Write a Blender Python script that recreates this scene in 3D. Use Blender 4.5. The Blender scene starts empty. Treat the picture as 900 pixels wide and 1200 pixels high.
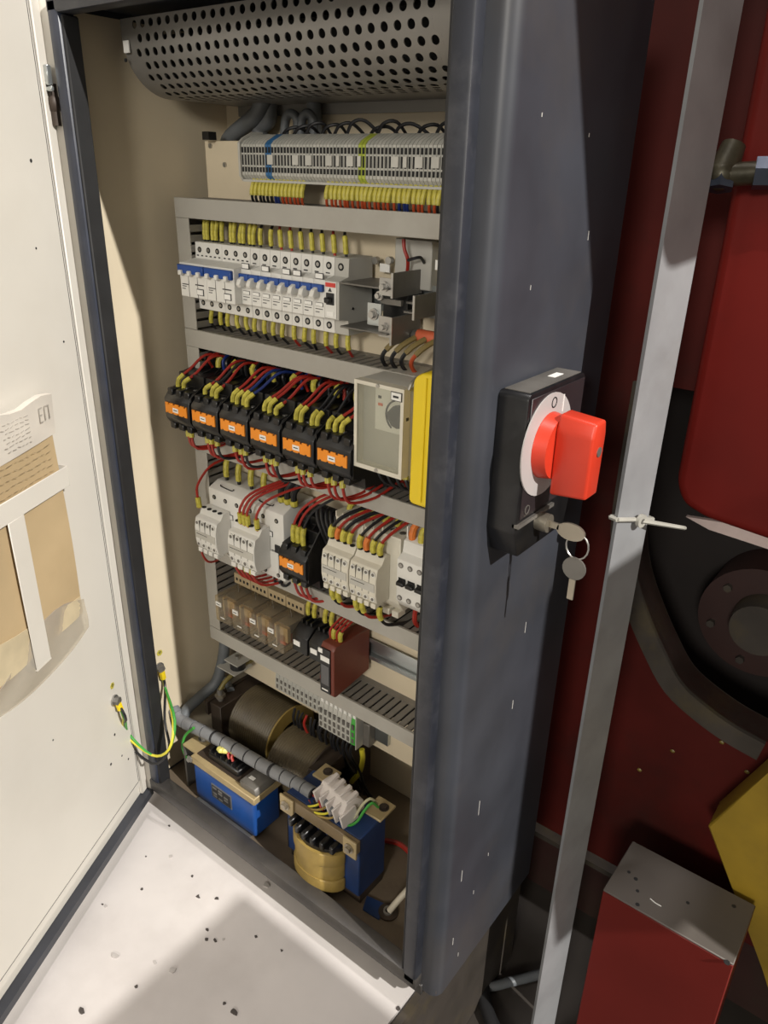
import bpy, bmesh, math, random
from mathutils import Vector, Matrix
random.seed(7)
scene = bpy.context.scene
COL = scene.collection

# ------------------------------------------------------------------ camera, world, light, exposure
# axes: x along the cabinet front, y into the cabinet, z up; cabinet front plane y=0, left wall x=0
CAM = Vector((.885, -.54, 1.19)); FPX = 885.74
RR = ((.78825095, .61488999, .02389033), (.27077713, -.31173337, -.91077004), (-.55257596, .7243843, -.41222226))
cam_d = bpy.data.cameras.new('camera'); cam = bpy.data.objects.new('camera', cam_d); COL.objects.link(cam)
cam_d.sensor_fit = 'VERTICAL'; cam_d.sensor_height = 36; cam_d.lens = FPX / 1200 * 36; cam_d.clip_start = .01
m = Matrix(((RR[0][0], -RR[1][0], -RR[2][0], CAM.x), (RR[0][1], -RR[1][1], -RR[2][1], CAM.y), (RR[0][2], -RR[1][2], -RR[2][2], CAM.z), (0, 0, 0, 1)))
cam.matrix_world = m
scene.camera = cam

def ray(u, v):
    a = ((u - 450) / FPX, (v - 600) / FPX, 1.0)
    return Vector([sum(RR[i][j] * a[i] for i in range(3)) for j in range(3)])
def P(u, v, x=None, y=None, z=None):
    """photo pixel -> point on the plane x=, y= or z="""
    r = ray(u, v)
    t = (x - CAM.x) / r.x if x is not None else (y - CAM.y) / r.y if y is not None else (z - CAM.z) / r.z
    return CAM + r * t

world = bpy.data.worlds.new('workshop_air'); scene.world = world; world.use_nodes = True
bg = world.node_tree.nodes['Background']; bg.inputs[0].default_value = (1.0, .915, .77, 1); bg.inputs[1].default_value = .40

LDIR = Vector((-1, .150, -.72)).normalized()      # high lamp far to the right: shadows on wall, floor and switch agree on this
ld = bpy.data.lights.new('high_bay_lamp', 'AREA'); ld.shape = 'DISK'; ld.size = .085; ld.energy = 650; ld.color = (1, .965, .91)
lo = bpy.data.objects.new('high_bay_lamp', ld); COL.objects.link(lo)
lo.location = Vector((.25, .0, .7)) - LDIR * 7
lo.rotation_euler = LDIR.to_track_quat('-Z', 'Y').to_euler()
cd_ = bpy.data.lights.new('overhead_lamp', 'AREA'); cd_.shape = 'DISK'; cd_.size = .2; cd_.energy = 60; cd_.color = (1, .95, .93)
co_ = bpy.data.objects.new('overhead_lamp', cd_); COL.objects.link(co_); co_.location = (.5, -.06, 5.0)
fd_ = bpy.data.lights.new('front_fill_lamp', 'AREA'); fd_.shape = 'DISK'; fd_.size = .9; fd_.energy = 105; fd_.color = (1, .95, .86)  # unseen soft lamp, added to fill the device fronts
fo_ = bpy.data.objects.new('front_fill_lamp', fd_); COL.objects.link(fo_); fo_.location = (1.9, -4.6, 2.4)
fo_.rotation_euler = (Vector((.3, .1, .7)) - fo_.location).to_track_quat('-Z', 'Y').to_euler()

scene.view_settings.view_transform = 'Standard'; scene.view_settings.look = 'None'
scene.view_settings.gamma = 1; scene.view_settings.use_curve_mapping = False
scene.view_settings.exposure = 0.0

# ------------------------------------------------------------------ materials
MATS = {}
def mat(name, col, rough=.5, metal=0.0, var=.12, scale=30, bump=0.0, dirt=0.0, dirtcol=(.03, .025, .02), dscale=6, clear=0.0, spec=.5):
    if name in MATS: return MATS[name]
    mt = bpy.data.materials.new(name); mt.use_nodes = True; nt = mt.node_tree; N = nt.nodes; L = nt.links
    b = N['Principled BSDF']; b.inputs['Roughness'].default_value = rough; b.inputs['Metallic'].default_value = metal
    b.inputs['Specular IOR Level'].default_value = spec
    tc = N.new('ShaderNodeTexCoord'); no = N.new('ShaderNodeTexNoise'); no.inputs['Scale'].default_value = scale; no.inputs['Detail'].default_value = 4
    L.new(tc.outputs['Object'], no.inputs['Vector'])
    rp = N.new('ShaderNodeValToRGB'); rp.color_ramp.elements[0].position = .3; rp.color_ramp.elements[1].position = .7
    rp.color_ramp.elements[0].color = (*[c * (1 - var) for c in col], 1); rp.color_ramp.elements[1].color = (*[min(1, c * (1 + var)) for c in col], 1)
    L.new(no.outputs['Fac'], rp.inputs['Fac']); out = rp.outputs['Color']
    if dirt > 0:
        n2 = N.new('ShaderNodeTexNoise'); n2.inputs['Scale'].default_value = dscale; n2.inputs['Detail'].default_value = 8; n2.inputs['Roughness'].default_value = .65
        L.new(tc.outputs['Object'], n2.inputs['Vector'])
        r2 = N.new('ShaderNodeValToRGB'); r2.color_ramp.elements[0].position = .5; r2.color_ramp.elements[1].position = .72
        r2.color_ramp.elements[0].color = (0, 0, 0, 1); r2.color_ramp.elements[1].color = (dirt, dirt, dirt, 1)
        L.new(n2.outputs['Fac'], r2.inputs['Fac'])
        mx = N.new('ShaderNodeMix'); mx.data_type = 'RGBA'; L.new(r2.outputs['Color'], mx.inputs['Factor'])
        L.new(out, mx.inputs['A']); mx.inputs['B'].default_value = (*dirtcol, 1); out = mx.outputs['Result']
    L.new(out, b.inputs['Base Color'])
    if bump > 0:
        bp = N.new('ShaderNodeBump'); bp.inputs['Strength'].default_value = bump; bp.inputs['Distance'].default_value = .002
        L.new(no.outputs['Fac'], bp.inputs['Height']); L.new(bp.outputs['Normal'], b.inputs['Normal'])
    if clear > 0:
        tr = N.new('ShaderNodeBsdfTransparent'); tr.inputs[0].default_value = (*[min(1, c * 1.0) for c in col], 1)
        ms = N.new('ShaderNodeMixShader'); ms.inputs[0].default_value = clear
        L.new(b.outputs[0], ms.inputs[1]); L.new(tr.outputs[0], ms.inputs[2]); L.new(ms.outputs[0], N['Material Output'].inputs[0])
    MATS[name] = mt; return mt

BEIGE = mat('beige_paint', (.66, .57, .42), .42, var=.04, scale=9, dirt=.10, dirtcol=(.33, .26, .16), dscale=5)
DOORP = mat('door_cream_paint', (.68, .645, .58), .38, var=.03, scale=6, dirt=.10, dirtcol=(.34, .28, .2), dscale=4)
SHELL = mat('dark_grey_paint', (.040, .043, .053), .42, var=.22, scale=9, bump=.07, dirt=.55, dirtcol=(.066, .058, .052), dscale=5)
POST = mat('navy_grey_paint', (.022, .027, .044), .36, var=.25, scale=26, bump=.08, dirt=.22, dirtcol=(.06, .06, .07), dscale=20)
RUBBER = mat('black_rubber', (.012, .012, .013), .55, var=.3)
DUCT = mat('grey_duct_plastic', (.36, .345, .31), .5, var=.05, scale=12, dirt=.22, dirtcol=(.19, .155, .11), dscale=9)
DUCTIN = mat('grey_duct_finger_plastic', (.215, .20, .178), .55, var=.1, scale=20, dirt=.3, dirtcol=(.09, .07, .05), dscale=18)
WHITE = mat('white_device_plastic', (.70, .69, .655), .4, var=.04, dirt=.12, dirtcol=(.4, .36, .28), dscale=20)
CREAM = mat('cream_device_plastic', (.66, .625, .53), .42, var=.05, dirt=.15, dirtcol=(.36, .3, .2), dscale=20)
LGREY = mat('light_grey_plastic', (.44, .43, .395), .45, var=.05, dirt=.2, dirtcol=(.22, .19, .14), dscale=15)
TERMG = mat('grey_terminal_plastic', (.42, .415, .38), .5, var=.08, dirt=.2, dirtcol=(.2, .17, .12), dscale=30)
BLACK = mat('black_plastic', (.007, .007, .008), .36, var=.3, scale=50, dirt=.2, dirtcol=(.03, .027, .022), dscale=25)
HOLE = mat('dark_recess', (.008, .008, .008), .8)
ORANGE = mat('orange_plate', (.83, .27, .015), .45, var=.06, dirt=.25, dirtcol=(.25, .09, .02), dscale=60)
BLUE = mat('blue_toggle_plastic', (.012, .060, .27), .35, var=.1)
BLUEP = mat('blue_paint', (.010, .065, .27), .4, var=.12, scale=20, dirt=.25, dirtcol=(.02, .03, .05), dscale=14)
NAVYP = mat('dark_blue_paint', (.012, .035, .12), .45, var=.2, scale=20, dirt=.4, dirtcol=(.02, .02, .025), dscale=14)
YEL = mat('yellow_plastic', (.82, .60, .012), .45, var=.05, scale=10, dirt=.12, dirtcol=(.4, .25, .02), dscale=12)
SLV = mat('yellow_sleeve', (.50, .44, .06), .5, var=.25, scale=160, dirt=.5, dirtcol=(.10, .09, .015), dscale=220)
ORSLV = mat('orange_sleeve', (.62, .17, .03), .5, var=.15, scale=160)
REDW = mat('red_wire_plastic', (.33, .022, .014), .38, var=.15)
BLKW = mat('black_wire_plastic', (.012, .012, .014), .4, var=.2)
BLUW = mat('blue_wire_plastic', (.012, .03, .16), .4, var=.2)
ORW = mat('orange_wire_plastic', (.46, .07, .02), .4, var=.2)
GRNW = mat('green_wire_plastic', (.05, .30, .045), .4, var=.1)
YGW = mat('yellow_wire_plastic', (.62, .55, .04), .4, var=.1)
HOSE = mat('grey_hose_plastic', (.12, .13, .14), .5, var=.15, dirt=.3, dirtcol=(.09, .075, .05), dscale=20)
SPIR = mat('grey_spiral_wrap', (.20, .205, .215), .42, var=.12)
STEEL = mat('bare_steel', (.42, .41, .39), .36, .85, var=.15, scale=40, dirt=.3, dirtcol=(.16, .13, .1), dscale=20)
ZINC = mat('zinc_rail', (.50, .53, .53), .3, .9, var=.08, scale=10)
DSTEEL = mat('grey_steel_bracket', (.165, .155, .14), .45, .35, var=.15, dirt=.3, dirtcol=(.08, .065, .05), dscale=25)
BARM = mat('galvanised_bar', (.31, .315, .325), .5, .3, var=.14, scale=12, dirt=.25, dirtcol=(.14, .12, .10), dscale=8)
VENTM = mat('grey_vent_paint', (.20, .19, .175), .38, .2, var=.08, scale=8, dirt=.2, dirtcol=(.09, .08, .065), dscale=6)
REDP = mat('red_machine_paint', (.16, .010, .007), .5, spec=.25, var=.22, scale=5, bump=.05, dirt=.45, dirtcol=(.055, .012, .009), dscale=3.5)
REDB = mat('red_block_paint', (.125, .011, .008), .5, spec=.3, var=.12, scale=6, dirt=.3, dirtcol=(.12, .02, .014), dscale=5)
DIRTYRED = mat('oily_red_casting', (.032, .012, .010), .55, var=.3, scale=7, bump=.2, dirt=.6, dirtcol=(.035, .027, .017), dscale=6)
GREYTOP = mat('worn_grey_metal', (.125, .11, .098), .55, .1, var=.12, scale=10, dirt=.3, dirtcol=(.11, .095, .08), dscale=10)
RIMM = mat('oily_grey_rim', (.048, .040, .033), .55, .1, var=.3, scale=14, bump=.3, dirt=.4, dirtcol=(.12, .09, .03), dscale=16)
YELP = mat('worn_yellow_paint', (.30, .195, .018), .5, var=.25, scale=9, bump=.15, dirt=.6, dirtcol=(.17, .115, .02), dscale=6)
KNOB = mat('red_knob_plastic', (.55, .040, .017), .38, var=.06)
DIAL = mat('grey_dial_face', (.43, .40, .39), .4, var=.05, dirt=.15, dirtcol=(.3, .24, .18), dscale=30)
COIL = mat('brown_coil_wrap', (.105, .082, .046), .5, var=.3, scale=20, bump=.2, dirt=.45, dirtcol=(.07, .05, .03), dscale=12)
COILY = mat('yellow_coil_tape', (.29, .20, .055), .45, var=.2, scale=25, dirt=.5, dirtcol=(.16, .10, .03), dscale=20)
COREM = mat('dark_core_steel', (.045, .032, .024), .55, .2, var=.3, scale=25, dirt=.4, dirtcol=(.07, .04, .02), dscale=18)
BRACKT = mat('tan_bracket_paint', (.40, .31, .165), .45, .1, var=.12, scale=20, dirt=.3, dirtcol=(.2, .14, .07), dscale=25)
STICK = mat('white_sticker', (.80, .79, .76), .5, var=.03)
INK = mat('black_print', (.02, .02, .022), .6)
PAPER = mat('white_paper', (.66, .61, .54), .7, var=.08, scale=20)
KRAFT = mat('tan_folder_card', (.50, .375, .215), .65, var=.10, scale=7, bump=.1, dirt=.25, dirtcol=(.33, .23, .12), dscale=9)
PLAST = mat('clear_plastic_sleeve', (.82, .78, .70), .18, clear=.7, var=.03)
RELAYC = mat('smoky_relay_cover', (.86, .78, .63), .12, clear=.86, var=.03)
TAN = mat('tan_socket_plastic', (.40, .315, .19), .5, var=.1, dirt=.3, dirtcol=(.18, .13, .07), dscale=25)
GLASSC = mat('clear_timer_window', (.90, .90, .86), .08, clear=.92, var=.01)
MAROON = mat('maroon_module_plastic', (.155, .033, .018), .45, var=.1, scale=20)
GREENT = mat('green_terminal_plastic', (.06, .40, .05), .45, var=.1)
PCB = mat('pcb_green_tan', (.30, .29, .15), .5, var=.1)
RESIS = mat('salmon_resistor', (.60, .13, .06), .4, var=.08)
COPPER = mat('copper_winding', (.36, .085, .03), .4, .3, var=.15)
CONC = mat('pale_concrete', (.58, .545, .525), .6, var=.10, scale=7, bump=.12, dirt=.38, dirtcol=(.36, .32, .30), dscale=3.2)
CHIP = mat('dark_debris', (.06, .05, .045), .7, var=.4)
CHIPL = mat('pale_debris', (.44, .41, .39), .7, var=.2)
CABFLOOR = mat('dirty_cabinet_base', (.15, .115, .08), .6, var=.3, scale=9, bump=.1, dirt=.6, dirtcol=(.07, .05, .035), dscale=9)
OILFLOOR = mat('oily_concrete', (.045, .038, .032), .5, var=.3, scale=6, bump=.2, dirt=.5, dirtcol=(.02, .016, .012), dscale=5)
RIMD = mat('dark_rim_paint', (.020, .022, .030), .40, var=.2, scale=30, bump=.08, dirt=.35, dirtcol=(.10, .10, .11), dscale=22)
SILL = mat('grimy_sill_paint', (.045, .041, .038), .45, var=.25, scale=25, bump=.1, dirt=.3, dirtcol=(.09, .075, .055), dscale=12)
REDD = mat('shade_darkened_red_paint', (.068, .008, .006), .55, spec=.2, var=.35, scale=5, bump=.1, dirt=.85, dirtcol=(.022, .010, .008), dscale=3)  # machine red darkened for the shade on the lower casting, with dirt
BRASS = mat('dull_key_metal', (.40, .36, .29), .35, .8, var=.1)
WALLM = mat('workshop_wall_paint', (.30, .29, .28), .7, var=.08, scale=3)

# ------------------------------------------------------------------ mesh helpers
class MB:
    def __init__(s): s.bm = bmesh.new()
    def box(s, x0, x1, y0, y1, z0, z1, bev=0, seg=1):
        bm = s.bm
        v = [bm.verts.new((x, y, z)) for x in (x0, x1) for y in (y0, y1) for z in (z0, z1)]
        fs = [bm.faces.new([v[i] for i in f]) for f in ((0, 1, 3, 2), (4, 6, 7, 5), (0, 4, 5, 1), (2, 3, 7, 6), (0, 2, 6, 4), (1, 5, 7, 3))]
        if bev:
            es = list({e for f in fs for e in f.edges})
            bmesh.ops.bevel(bm, geom=es, offset=bev, segments=seg, affect='EDGES', profile=.5)
        return s
    def prism(s, poly, ax, a0, a1, bev=0, seg=1):
        def pt(p, a): return (a, p[0], p[1]) if ax == 'x' else (p[0], a, p[1]) if ax == 'y' else (p[0], p[1], a)
        bm = s.bm; n = len(poly)
        A = [bm.verts.new(pt(p, a0)) for p in poly]; B = [bm.verts.new(pt(p, a1)) for p in poly]
        fs = [bm.faces.new(A), bm.faces.new(B[::-1])] + [bm.faces.new((A[i], B[i], B[(i + 1) % n], A[(i + 1) % n])) for i in range(n)]
        if bev:
            es = list({e for f in fs for e in f.edges})
            bmesh.ops.bevel(bm, geom=es, offset=bev, segments=seg, affect='EDGES', profile=.5)
        return s
    def cyl(s, p0, p1, r0, r1=None, n=12):
        r1 = r0 if r1 is None else r1; bm = s.bm; p0 = Vector(p0); p1 = Vector(p1); d = (p1 - p0).normalized()
        a = d.orthogonal().normalized(); b = d.cross(a)
        A = [bm.verts.new(p0 + (a * math.cos(t) + b * math.sin(t)) * r0) for t in [2 * math.pi * i / n for i in range(n)]]
        B = [bm.verts.new(p1 + (a * math.cos(t) + b * math.sin(t)) * r1) for t in [2 * math.pi * i / n for i in range(n)]]
        bm.faces.new(A[::-1]); bm.faces.new(B)
        for i in range(n): bm.faces.new((A[i], A[(i + 1) % n], B[(i + 1) % n], B[i]))
        return s
    def ring(s, c, ax, ro, ri, h, n=24):
        """annulus centred c, axis vector ax, thickness h along ax"""
        bm = s.bm; c = Vector(c); d = Vector(ax).normalized(); a = d.orthogonal().normalized(); b = d.cross(a)
        R = []
        for (r, o) in ((ro, 0), (ro, h), (ri, h), (ri, 0)):
            R.append([bm.verts.new(c + d * o + (a * math.cos(t) + b * math.sin(t)) * r) for t in [2 * math.pi * i / n for i in range(n)]])
        for k in range(4):
            for i in range(n): bm.faces.new((R[k][i], R[k][(i + 1) % n], R[(k + 1) % 4][(i + 1) % n], R[(k + 1) % 4][i]))
        return s
    def tube(s, pts, r, n=6, sub=4, rad=None):
        pts = [Vector(p) for p in pts]
        if len(pts) > 2 and sub > 1:
            q = []
            ext = [pts[0] * 2 - pts[1]] + pts + [pts[-1] * 2 - pts[-2]]
            for i in range(1, len(ext) - 2):
                p0, p1, p2, p3 = ext[i - 1:i + 3]
                for k in range(sub):
                    t = k / sub
                    q.append(.5 * ((2 * p1) + (p2 - p0) * t + (2 * p0 - 5 * p1 + 4 * p2 - p3) * t * t + (3 * p1 - p0 - 3 * p2 + p3) * t ** 3))
            q.append(pts[-1]); pts = q
        bm = s.bm; T0 = (pts[1] - pts[0]).normalized(); a = T0.orthogonal().normalized(); prev = None
        for i, p in enumerate(pts):
            T = ((pts[min(i + 1, len(pts) - 1)] - pts[max(i - 1, 0)])).normalized()
            a = (a - T * a.dot(T)).normalized(); b = T.cross(a); rr = rad(i / (len(pts) - 1)) if rad else r
            cur = [bm.verts.new(p + (a * math.cos(t) + b * math.sin(t)) * rr) for t in [2 * math.pi * k / n for k in range(n)]]
            if prev:
                for k in range(n): bm.faces.new((prev[k], prev[(k + 1) % n], cur[(k + 1) % n], cur[k]))
            else: bm.faces.new(cur[::-1])
            prev = cur
        bm.faces.new(prev)
        s.path = pts
        return s
    def sph(s, c, r, sc=(1, 1, 1), n=2):
        g = bmesh.ops.create_icosphere(s.bm, subdivisions=n, radius=r)
        for v in g['verts']: v.co = Vector((v.co.x * sc[0], v.co.y * sc[1], v.co.z * sc[2])) + Vector(c)
        return s
    def xf(s, M): bmesh.ops.transform(s.bm, matrix=M, verts=s.bm.verts); return s
    def build(s, name, material, parent=None, smooth=True, world=True, ang=.7):
        bm = s.bm; bmesh.ops.recalc_face_normals(bm, faces=bm.faces)
        me = bpy.data.meshes.new(name)
        off = Vector((0, 0, 0)); p = parent
        if world:
            while p is not None: off += p.location; p = p.parent
        if world and parent is None:      # origin at the base centre
            if bm.verts:
                xs = [v.co for v in bm.verts]
                off = Vector(((min(c.x for c in xs) + max(c.x for c in xs)) / 2, (min(c.y for c in xs) + max(c.y for c in xs)) / 2, min(c.z for c in xs)))
        if world: bmesh.ops.translate(bm, verts=bm.verts, vec=-off)
        bm.to_mesh(me); bm.free()
        me.materials.append(material)
        if smooth:
            me.polygons.foreach_set('use_smooth', [True] * len(me.polygons)); me.set_sharp_from_angle(angle=ang)
        o = bpy.data.objects.new(name, me); COL.objects.link(o)
        if parent is not None: o.parent = parent
        elif world: o.location = off
        return o
def bx(name, m_, par, *a, **k): return MB().box(*a, **k).build(name, m_, par)
def tag(o, label=None, cat=None, group=None, kind=None):
    if label: o['label'] = label
    if cat: o['category'] = cat
    if group: o['group'] = group
    if kind: o['kind'] = kind
    return o
def T(name, loc, label, cat, group=None):
    o = bpy.data.objects.new(name, None); COL.objects.link(o); o.location = loc; o.empty_display_size = .02
    return tag(o, label, cat, group)
def inst(src, parent, loc=(0, 0, 0), name=None):
    c = src.copy(); COL.objects.link(c); c.parent = parent; c.location = loc
    if name: c.name = name
    for ch in list(src.children): inst(ch, c, ch.location)
    return c
def dup(root, loc, label=None):
    c = root.copy(); COL.objects.link(c); c.location = loc
    if label: c['label'] = label
    for ch in list(root.children): inst(ch, c, ch.location)
    return c
ORD = ['first', 'second', 'third', 'fourth', 'fifth', 'sixth', 'seventh', 'eighth', 'ninth', 'tenth']

# ------------------------------------------------------------------ the place
FZ = -.04; SLAB = .190; DESK = 1.09
tag(MB().box(-2.5, 3.0, -3.0, 3.0, FZ - .1, FZ).build('floor', OILFLOOR, None), kind='structure', label='dark oily concrete workshop floor', cat='floor')
tag(MB().box(-2.5, 3.0, 2.4, 2.5, FZ, 3.2).build('wall_back', WALLM, None), kind='structure', label='plain grey workshop wall behind the machine', cat='wall')

# ------------------------------------------------------------------ cabinet
CW, CDp, CB, CT = .577, .245, .24, 1.352
cab = T('electrical_cabinet', (.2885, .12, CB), 'tall dark grey steel electrical cabinet standing open, cream inside', 'cabinet')
# left side: outer dark sheet + inner cream lining
bx('side_panel', SHELL, cab, -.006, -.003, .006, CDp, CB, CT)
bx('inner_wall', BEIGE, cab, -.003, 0, .004, CDp - .002, CB + .01, CT - .01)
bx('back_panel', BEIGE, cab, 0, CW - .004, CDp - .002, CDp + .002, CB, CT)
bx('top_panel', SHELL, cab, -.006, CW, .004, CDp, CT - .003, CT)
bx('base_panel', CABFLOOR, cab, 0, CW - .004, .004, CDp - .002, CB, CB + .006)
# right side panel with rounded front corner (seen from outside)
r = .014; poly = [(CW - .004, CDp), (CW - .004, r)]
arc = [(CW - r + r * math.sin(t), r - r * math.cos(t)) for t in [math.pi / 2 * i / 6 for i in range(7)]]
# outer outline in (x,y): back -> front corner -> flange
outer = [(CW, CDp)] + [(CW - r + r * math.cos(t), r - r * math.sin(t)) for t in [math.pi / 2 * i / 7 for i in range(8)]] + [(.5515, 0), (.5515, .004), (CW - r, .004)]
ri = r - .004
inner = [(CW - r + ri * math.cos(t), r - ri * math.sin(t)) for t in [math.pi / 2 * i / 5 for i in range(4, -1, -1)]] + [(CW - .004, CDp)]
MB().prism(outer + inner, 'z', CB - .004, CT).build('side_panel', SHELL, cab, ang=.5)
bx('inner_wall', BEIGE, cab, CW - .0075, CW - .0045, .006, CDp - .003, CB + .01, CT - .01)
# raised door-seal rim round the opening (left, right, top, bottom) and its rubber
def rim(x0, x1, y0, y1, z0, z1): return bx('seal_rim', POST, cab, x0, x1, y0, y1, z0, z1, bev=.003, seg=2)
bx('seal_rim', RIMD, cab, .5315, .5515, -.013, .010, CB + .012, CT, bev=.003, seg=2)
bx('rubber_seal', RUBBER, cab, .528, .5325, -.011, .012, CB + .014, CT, bev=.0015)
bx('seal_rim', POST, cab, .010, .031, -.011, .010, CB + .004, CT - .004, bev=.004, seg=2)
bx('flange', POST, cab, -.006, .0105, -.002, .004, CB, CT, bev=.001)
bx('rubber_seal', RUBBER, cab, .0305, .0345, -.008, .012, CB + .012, CT - .02, bev=.0015)
bx('seal_rim', RIMD, cab, .010, .5315, -.011, .010, CT - .019, CT - .003, bev=.003, seg=2)
bx('flange', SHELL, cab, -.006, .553, -.002, .004, CT - .006, CT + .001, bev=.001)
bx('seal_rim', SILL, cab, .010, .552, -.013, .010, CB + .006, CB + .027, bev=.003, seg=2)
bx('flange', SILL, cab, -.006, .555, -.003, .004, CB - .012, CB + .006, bev=.001)
# mounting plate
bx('mounting_plate', BEIGE, cab, .027, .552, .179, .182, .385, 1.219, bev=.0006)
for x in (.075, .5):
    bx('plate_spacer', STEEL, cab, x - .006, x + .006, .182, CDp - .002, 1.19, 1.202)
    bx('plate_spacer', STEEL, cab, x - .006, x + .006, .182, CDp - .002, .395, .407)
for (u, v) in ((247, 171), (264, 193)):
    p = P(u, v, y=.179); MB().cyl((p.x, .179, p.z), (p.x, .177, p.z), .003, n=10).build('plate_screw', STEEL, cab)
# support bracket below, out of the light
for x in (.06, .40):
    bx('foot_bracket', SHELL, cab, x, x + .06, .18, CDp - .004, SLAB, CB)
for (y, z, l) in ((.12, .62, .012), (.062, .50, .022), (.09, 1.335, .010), (.10, .40, .005), (.035, .415, .018), (.165, 1.135, .008), (.07, .36, .006), (.028, .31, .012), (.06, 1.10, .004), (.14, 1.22, .003), (.045, .27, .007), (.13, .72, .014), (.05, 1.23, .003)):
    bx('paint_scratch', mat('bare_scratch', (.55, .53, .5), .5), cab, CW - .0002, CW + .0003, y, y + .0007 + .0006 * random.random(), z, z + l)
# door, hinged on the left edge, swung 64 degrees from closed
A = math.radians(64); HD = Vector((-.012, -.004, 0)); dd = Vector((math.cos(A), -math.sin(A), 0)); dn = Vector((math.sin(A), math.cos(A), 0))
DM = Matrix(((dd.x, dn.x, 0, HD.x), (dd.y, dn.y, 0, HD.y), (0, 0, 1, 0), (0, 0, 0, 1)))   # local (s, n, z)
def DP(s_, n_, z_): return HD + dd * s_ + dn * n_ + Vector((0, 0, z_))
DZ0, DZ1, DL = .232, CT, .572
door = MB().box(.004, DL, -.0045, -.0025, DZ0, DZ1).xf(DM).build('door', DOORP, cab)
def dsub(name, m_, *a, **k): return MB().box(*a, **k).xf(DM).build(name, m_, door)
dsub('outer_skin', SHELL, .003, DL + .001, -.007, -.0046, DZ0 - .002, DZ1)
dsub('hinge_return', DOORP, .003, .0055, -.0045, .017, DZ0, DZ1)
dsub('bottom_return', SHELL, .003, DL, -.0045, .012, DZ0 - .0115, DZ0 + .001)
dsub('stiffener', DOORP, .0057, .021, -.0025, .0035, DZ0 + .002, DZ1, bev=.001)
dsub('seal_groove', INK, .0212, .0224, -.0024, .0012, DZ0 + .03, DZ1)
dsub('inner_panel', DOORP, .0226, DL - .012, -.0025, .0022, DZ0 + .02, DZ1, bev=.001)
dsub('seal_groove', INK, .0262, .0268, .0018, .0026, DZ0 + .035, DZ1)
dsub('seal_groove', INK, .0268, DL - .02, .0018, .0026, DZ0 + .034, DZ0 + .0346)
dsub('hinge_strip', mat('tan_hinge_strip', (.36, .30, .22), .5, dirt=.4, dscale=12), -.012, -.004, -.001, .004, DZ0 + .02, DZ1)
for z in (1.262, .52):
    MB().cyl(DP(-.004, .003, z - .03), DP(-.004, .003, z + .03), .006, n=12).build('hinge', COREM, door)
p = DP(.0, .010, 1.29)
q = P(57, 88, y=-.012); bx('latch_clip', ZINC, door, q.x - .003, q.x + .004, -.016, -.010, q.z - .010, q.z + .010, bev=.001); bx('latch_clip', ZINC, door, q.x - .004, q.x + .008, -.016, -.012, q.z - .016, q.z - .011, bev=.001)
q = P(63, 122, y=-.008); MB().sph(q, .010, (.8, .8, 1.3), 2).build('hinge', COREM, door); MB().cyl(q - Vector((0, 0, .022)), q + Vector((0, 0, .02)), .006, n=12).build('hinge', COREM, door)
for (s_, z_) in ((.06, 1.19), (.075, 1.10), (.05, .99), (.12, 1.2), (.07, .40), (.045, .33), (.06, .35), (.09, .36), (.2, .5)):
    MB().cyl(DP(s_, .0022, z_), DP(s_, .0026, z_), .0012 + .001 * random.random(), n=8).build('paint_chip', INK, door)
# document holder straps on the door
def zplate(name, m_, s0, s1, z0, z1, n0, n1): return dsub(name, m_, s0, s1, n0, n1, z0, z1, bev=.0008)
zplate('holder_strap', DOORP, .108, .33, .826, .852, .0200, .0215)
dsub('holder_strap', DOORP, .107, .1085, .0022, .0215, .826, .852)
zplate('holder_strap', DOORP, .198, .226, .632, .827, .0202, .0217)
dsub('holder_strap', DOORP, .198, .226, .0022, .0217, .6305, .632)
dsub('holder_strap', DOORP, .328, .3295, .0022, .0215, .826, .852)
# folder (thing): curved card in clear sleeve
def sheet(mb, s0, s1, z0f, z1f, nf, th, ns=10, nz=8):
    bm = mb.bm; G = []
    for side in (0, 1):
        g = []
        for i in range(ns + 1):
            u_ = i / ns; s_ = s0 + (s1 - s0) * u_
            g.append([bm.verts.new((s_, nf(u_, j / nz) + th * side, z0f(u_) + (z1f(u_) - z0f(u_)) * j / nz)) for j in range(nz + 1)])
        G.append(g)
    for side in (0, 1):
        for i in range(ns):
            for j in range(nz):
                g = G[side]; bm.faces.new((g[i][j], g[i + 1][j], g[i + 1][j + 1], g[i][j + 1]))
    def strip(a, b):
        for k in range(len(a) - 1): bm.faces.new((a[k], a[k + 1], b[k + 1], b[k]))
    strip(G[0][0], G[1][0]); strip(G[0][ns], G[1][ns])
    strip([g[0] for g in G[0]], [g[0] for g in G[1]]); strip([g[nz] for g in G[0]], [g[nz] for g in G[1]])
    return mb
wv = lambda u, v: .006 + .003 * math.sin(v * 7 + u * 3) * (1 - v) + .002 * math.sin(u * 9)
fold = T('document_folder', DP(.2, .01, .632), 'tan card document folder held behind the cream straps on the cabinet door', 'folder')
sheet(MB(), .117, .31, lambda u: .652 + .012 * math.sin(u * 6), lambda u: .905, lambda u, v: .006 + .002 * math.sin(u * 5 + v * 4), .010).xf(DM).build('folder_card', KRAFT, fold)
sheet(MB(), .113, .306, lambda u: .895 - .01 * u, lambda u: .943 + .003 * math.sin(u * 14), lambda u, v: .008 + .0015 * math.sin(u * 5) + .003 * v, .0085).xf(DM).build('paper_sheet', PAPER, fold)
sheet(MB(), .118, .30, lambda u: .648, lambda u: .672 + .03 * u, lambda u, v: .0165 + .0015 * math.sin(u * 11), .001).xf(DM).build('folder_flap', mat('pale_card', (.56, .47, .31), .6), fold)
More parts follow.
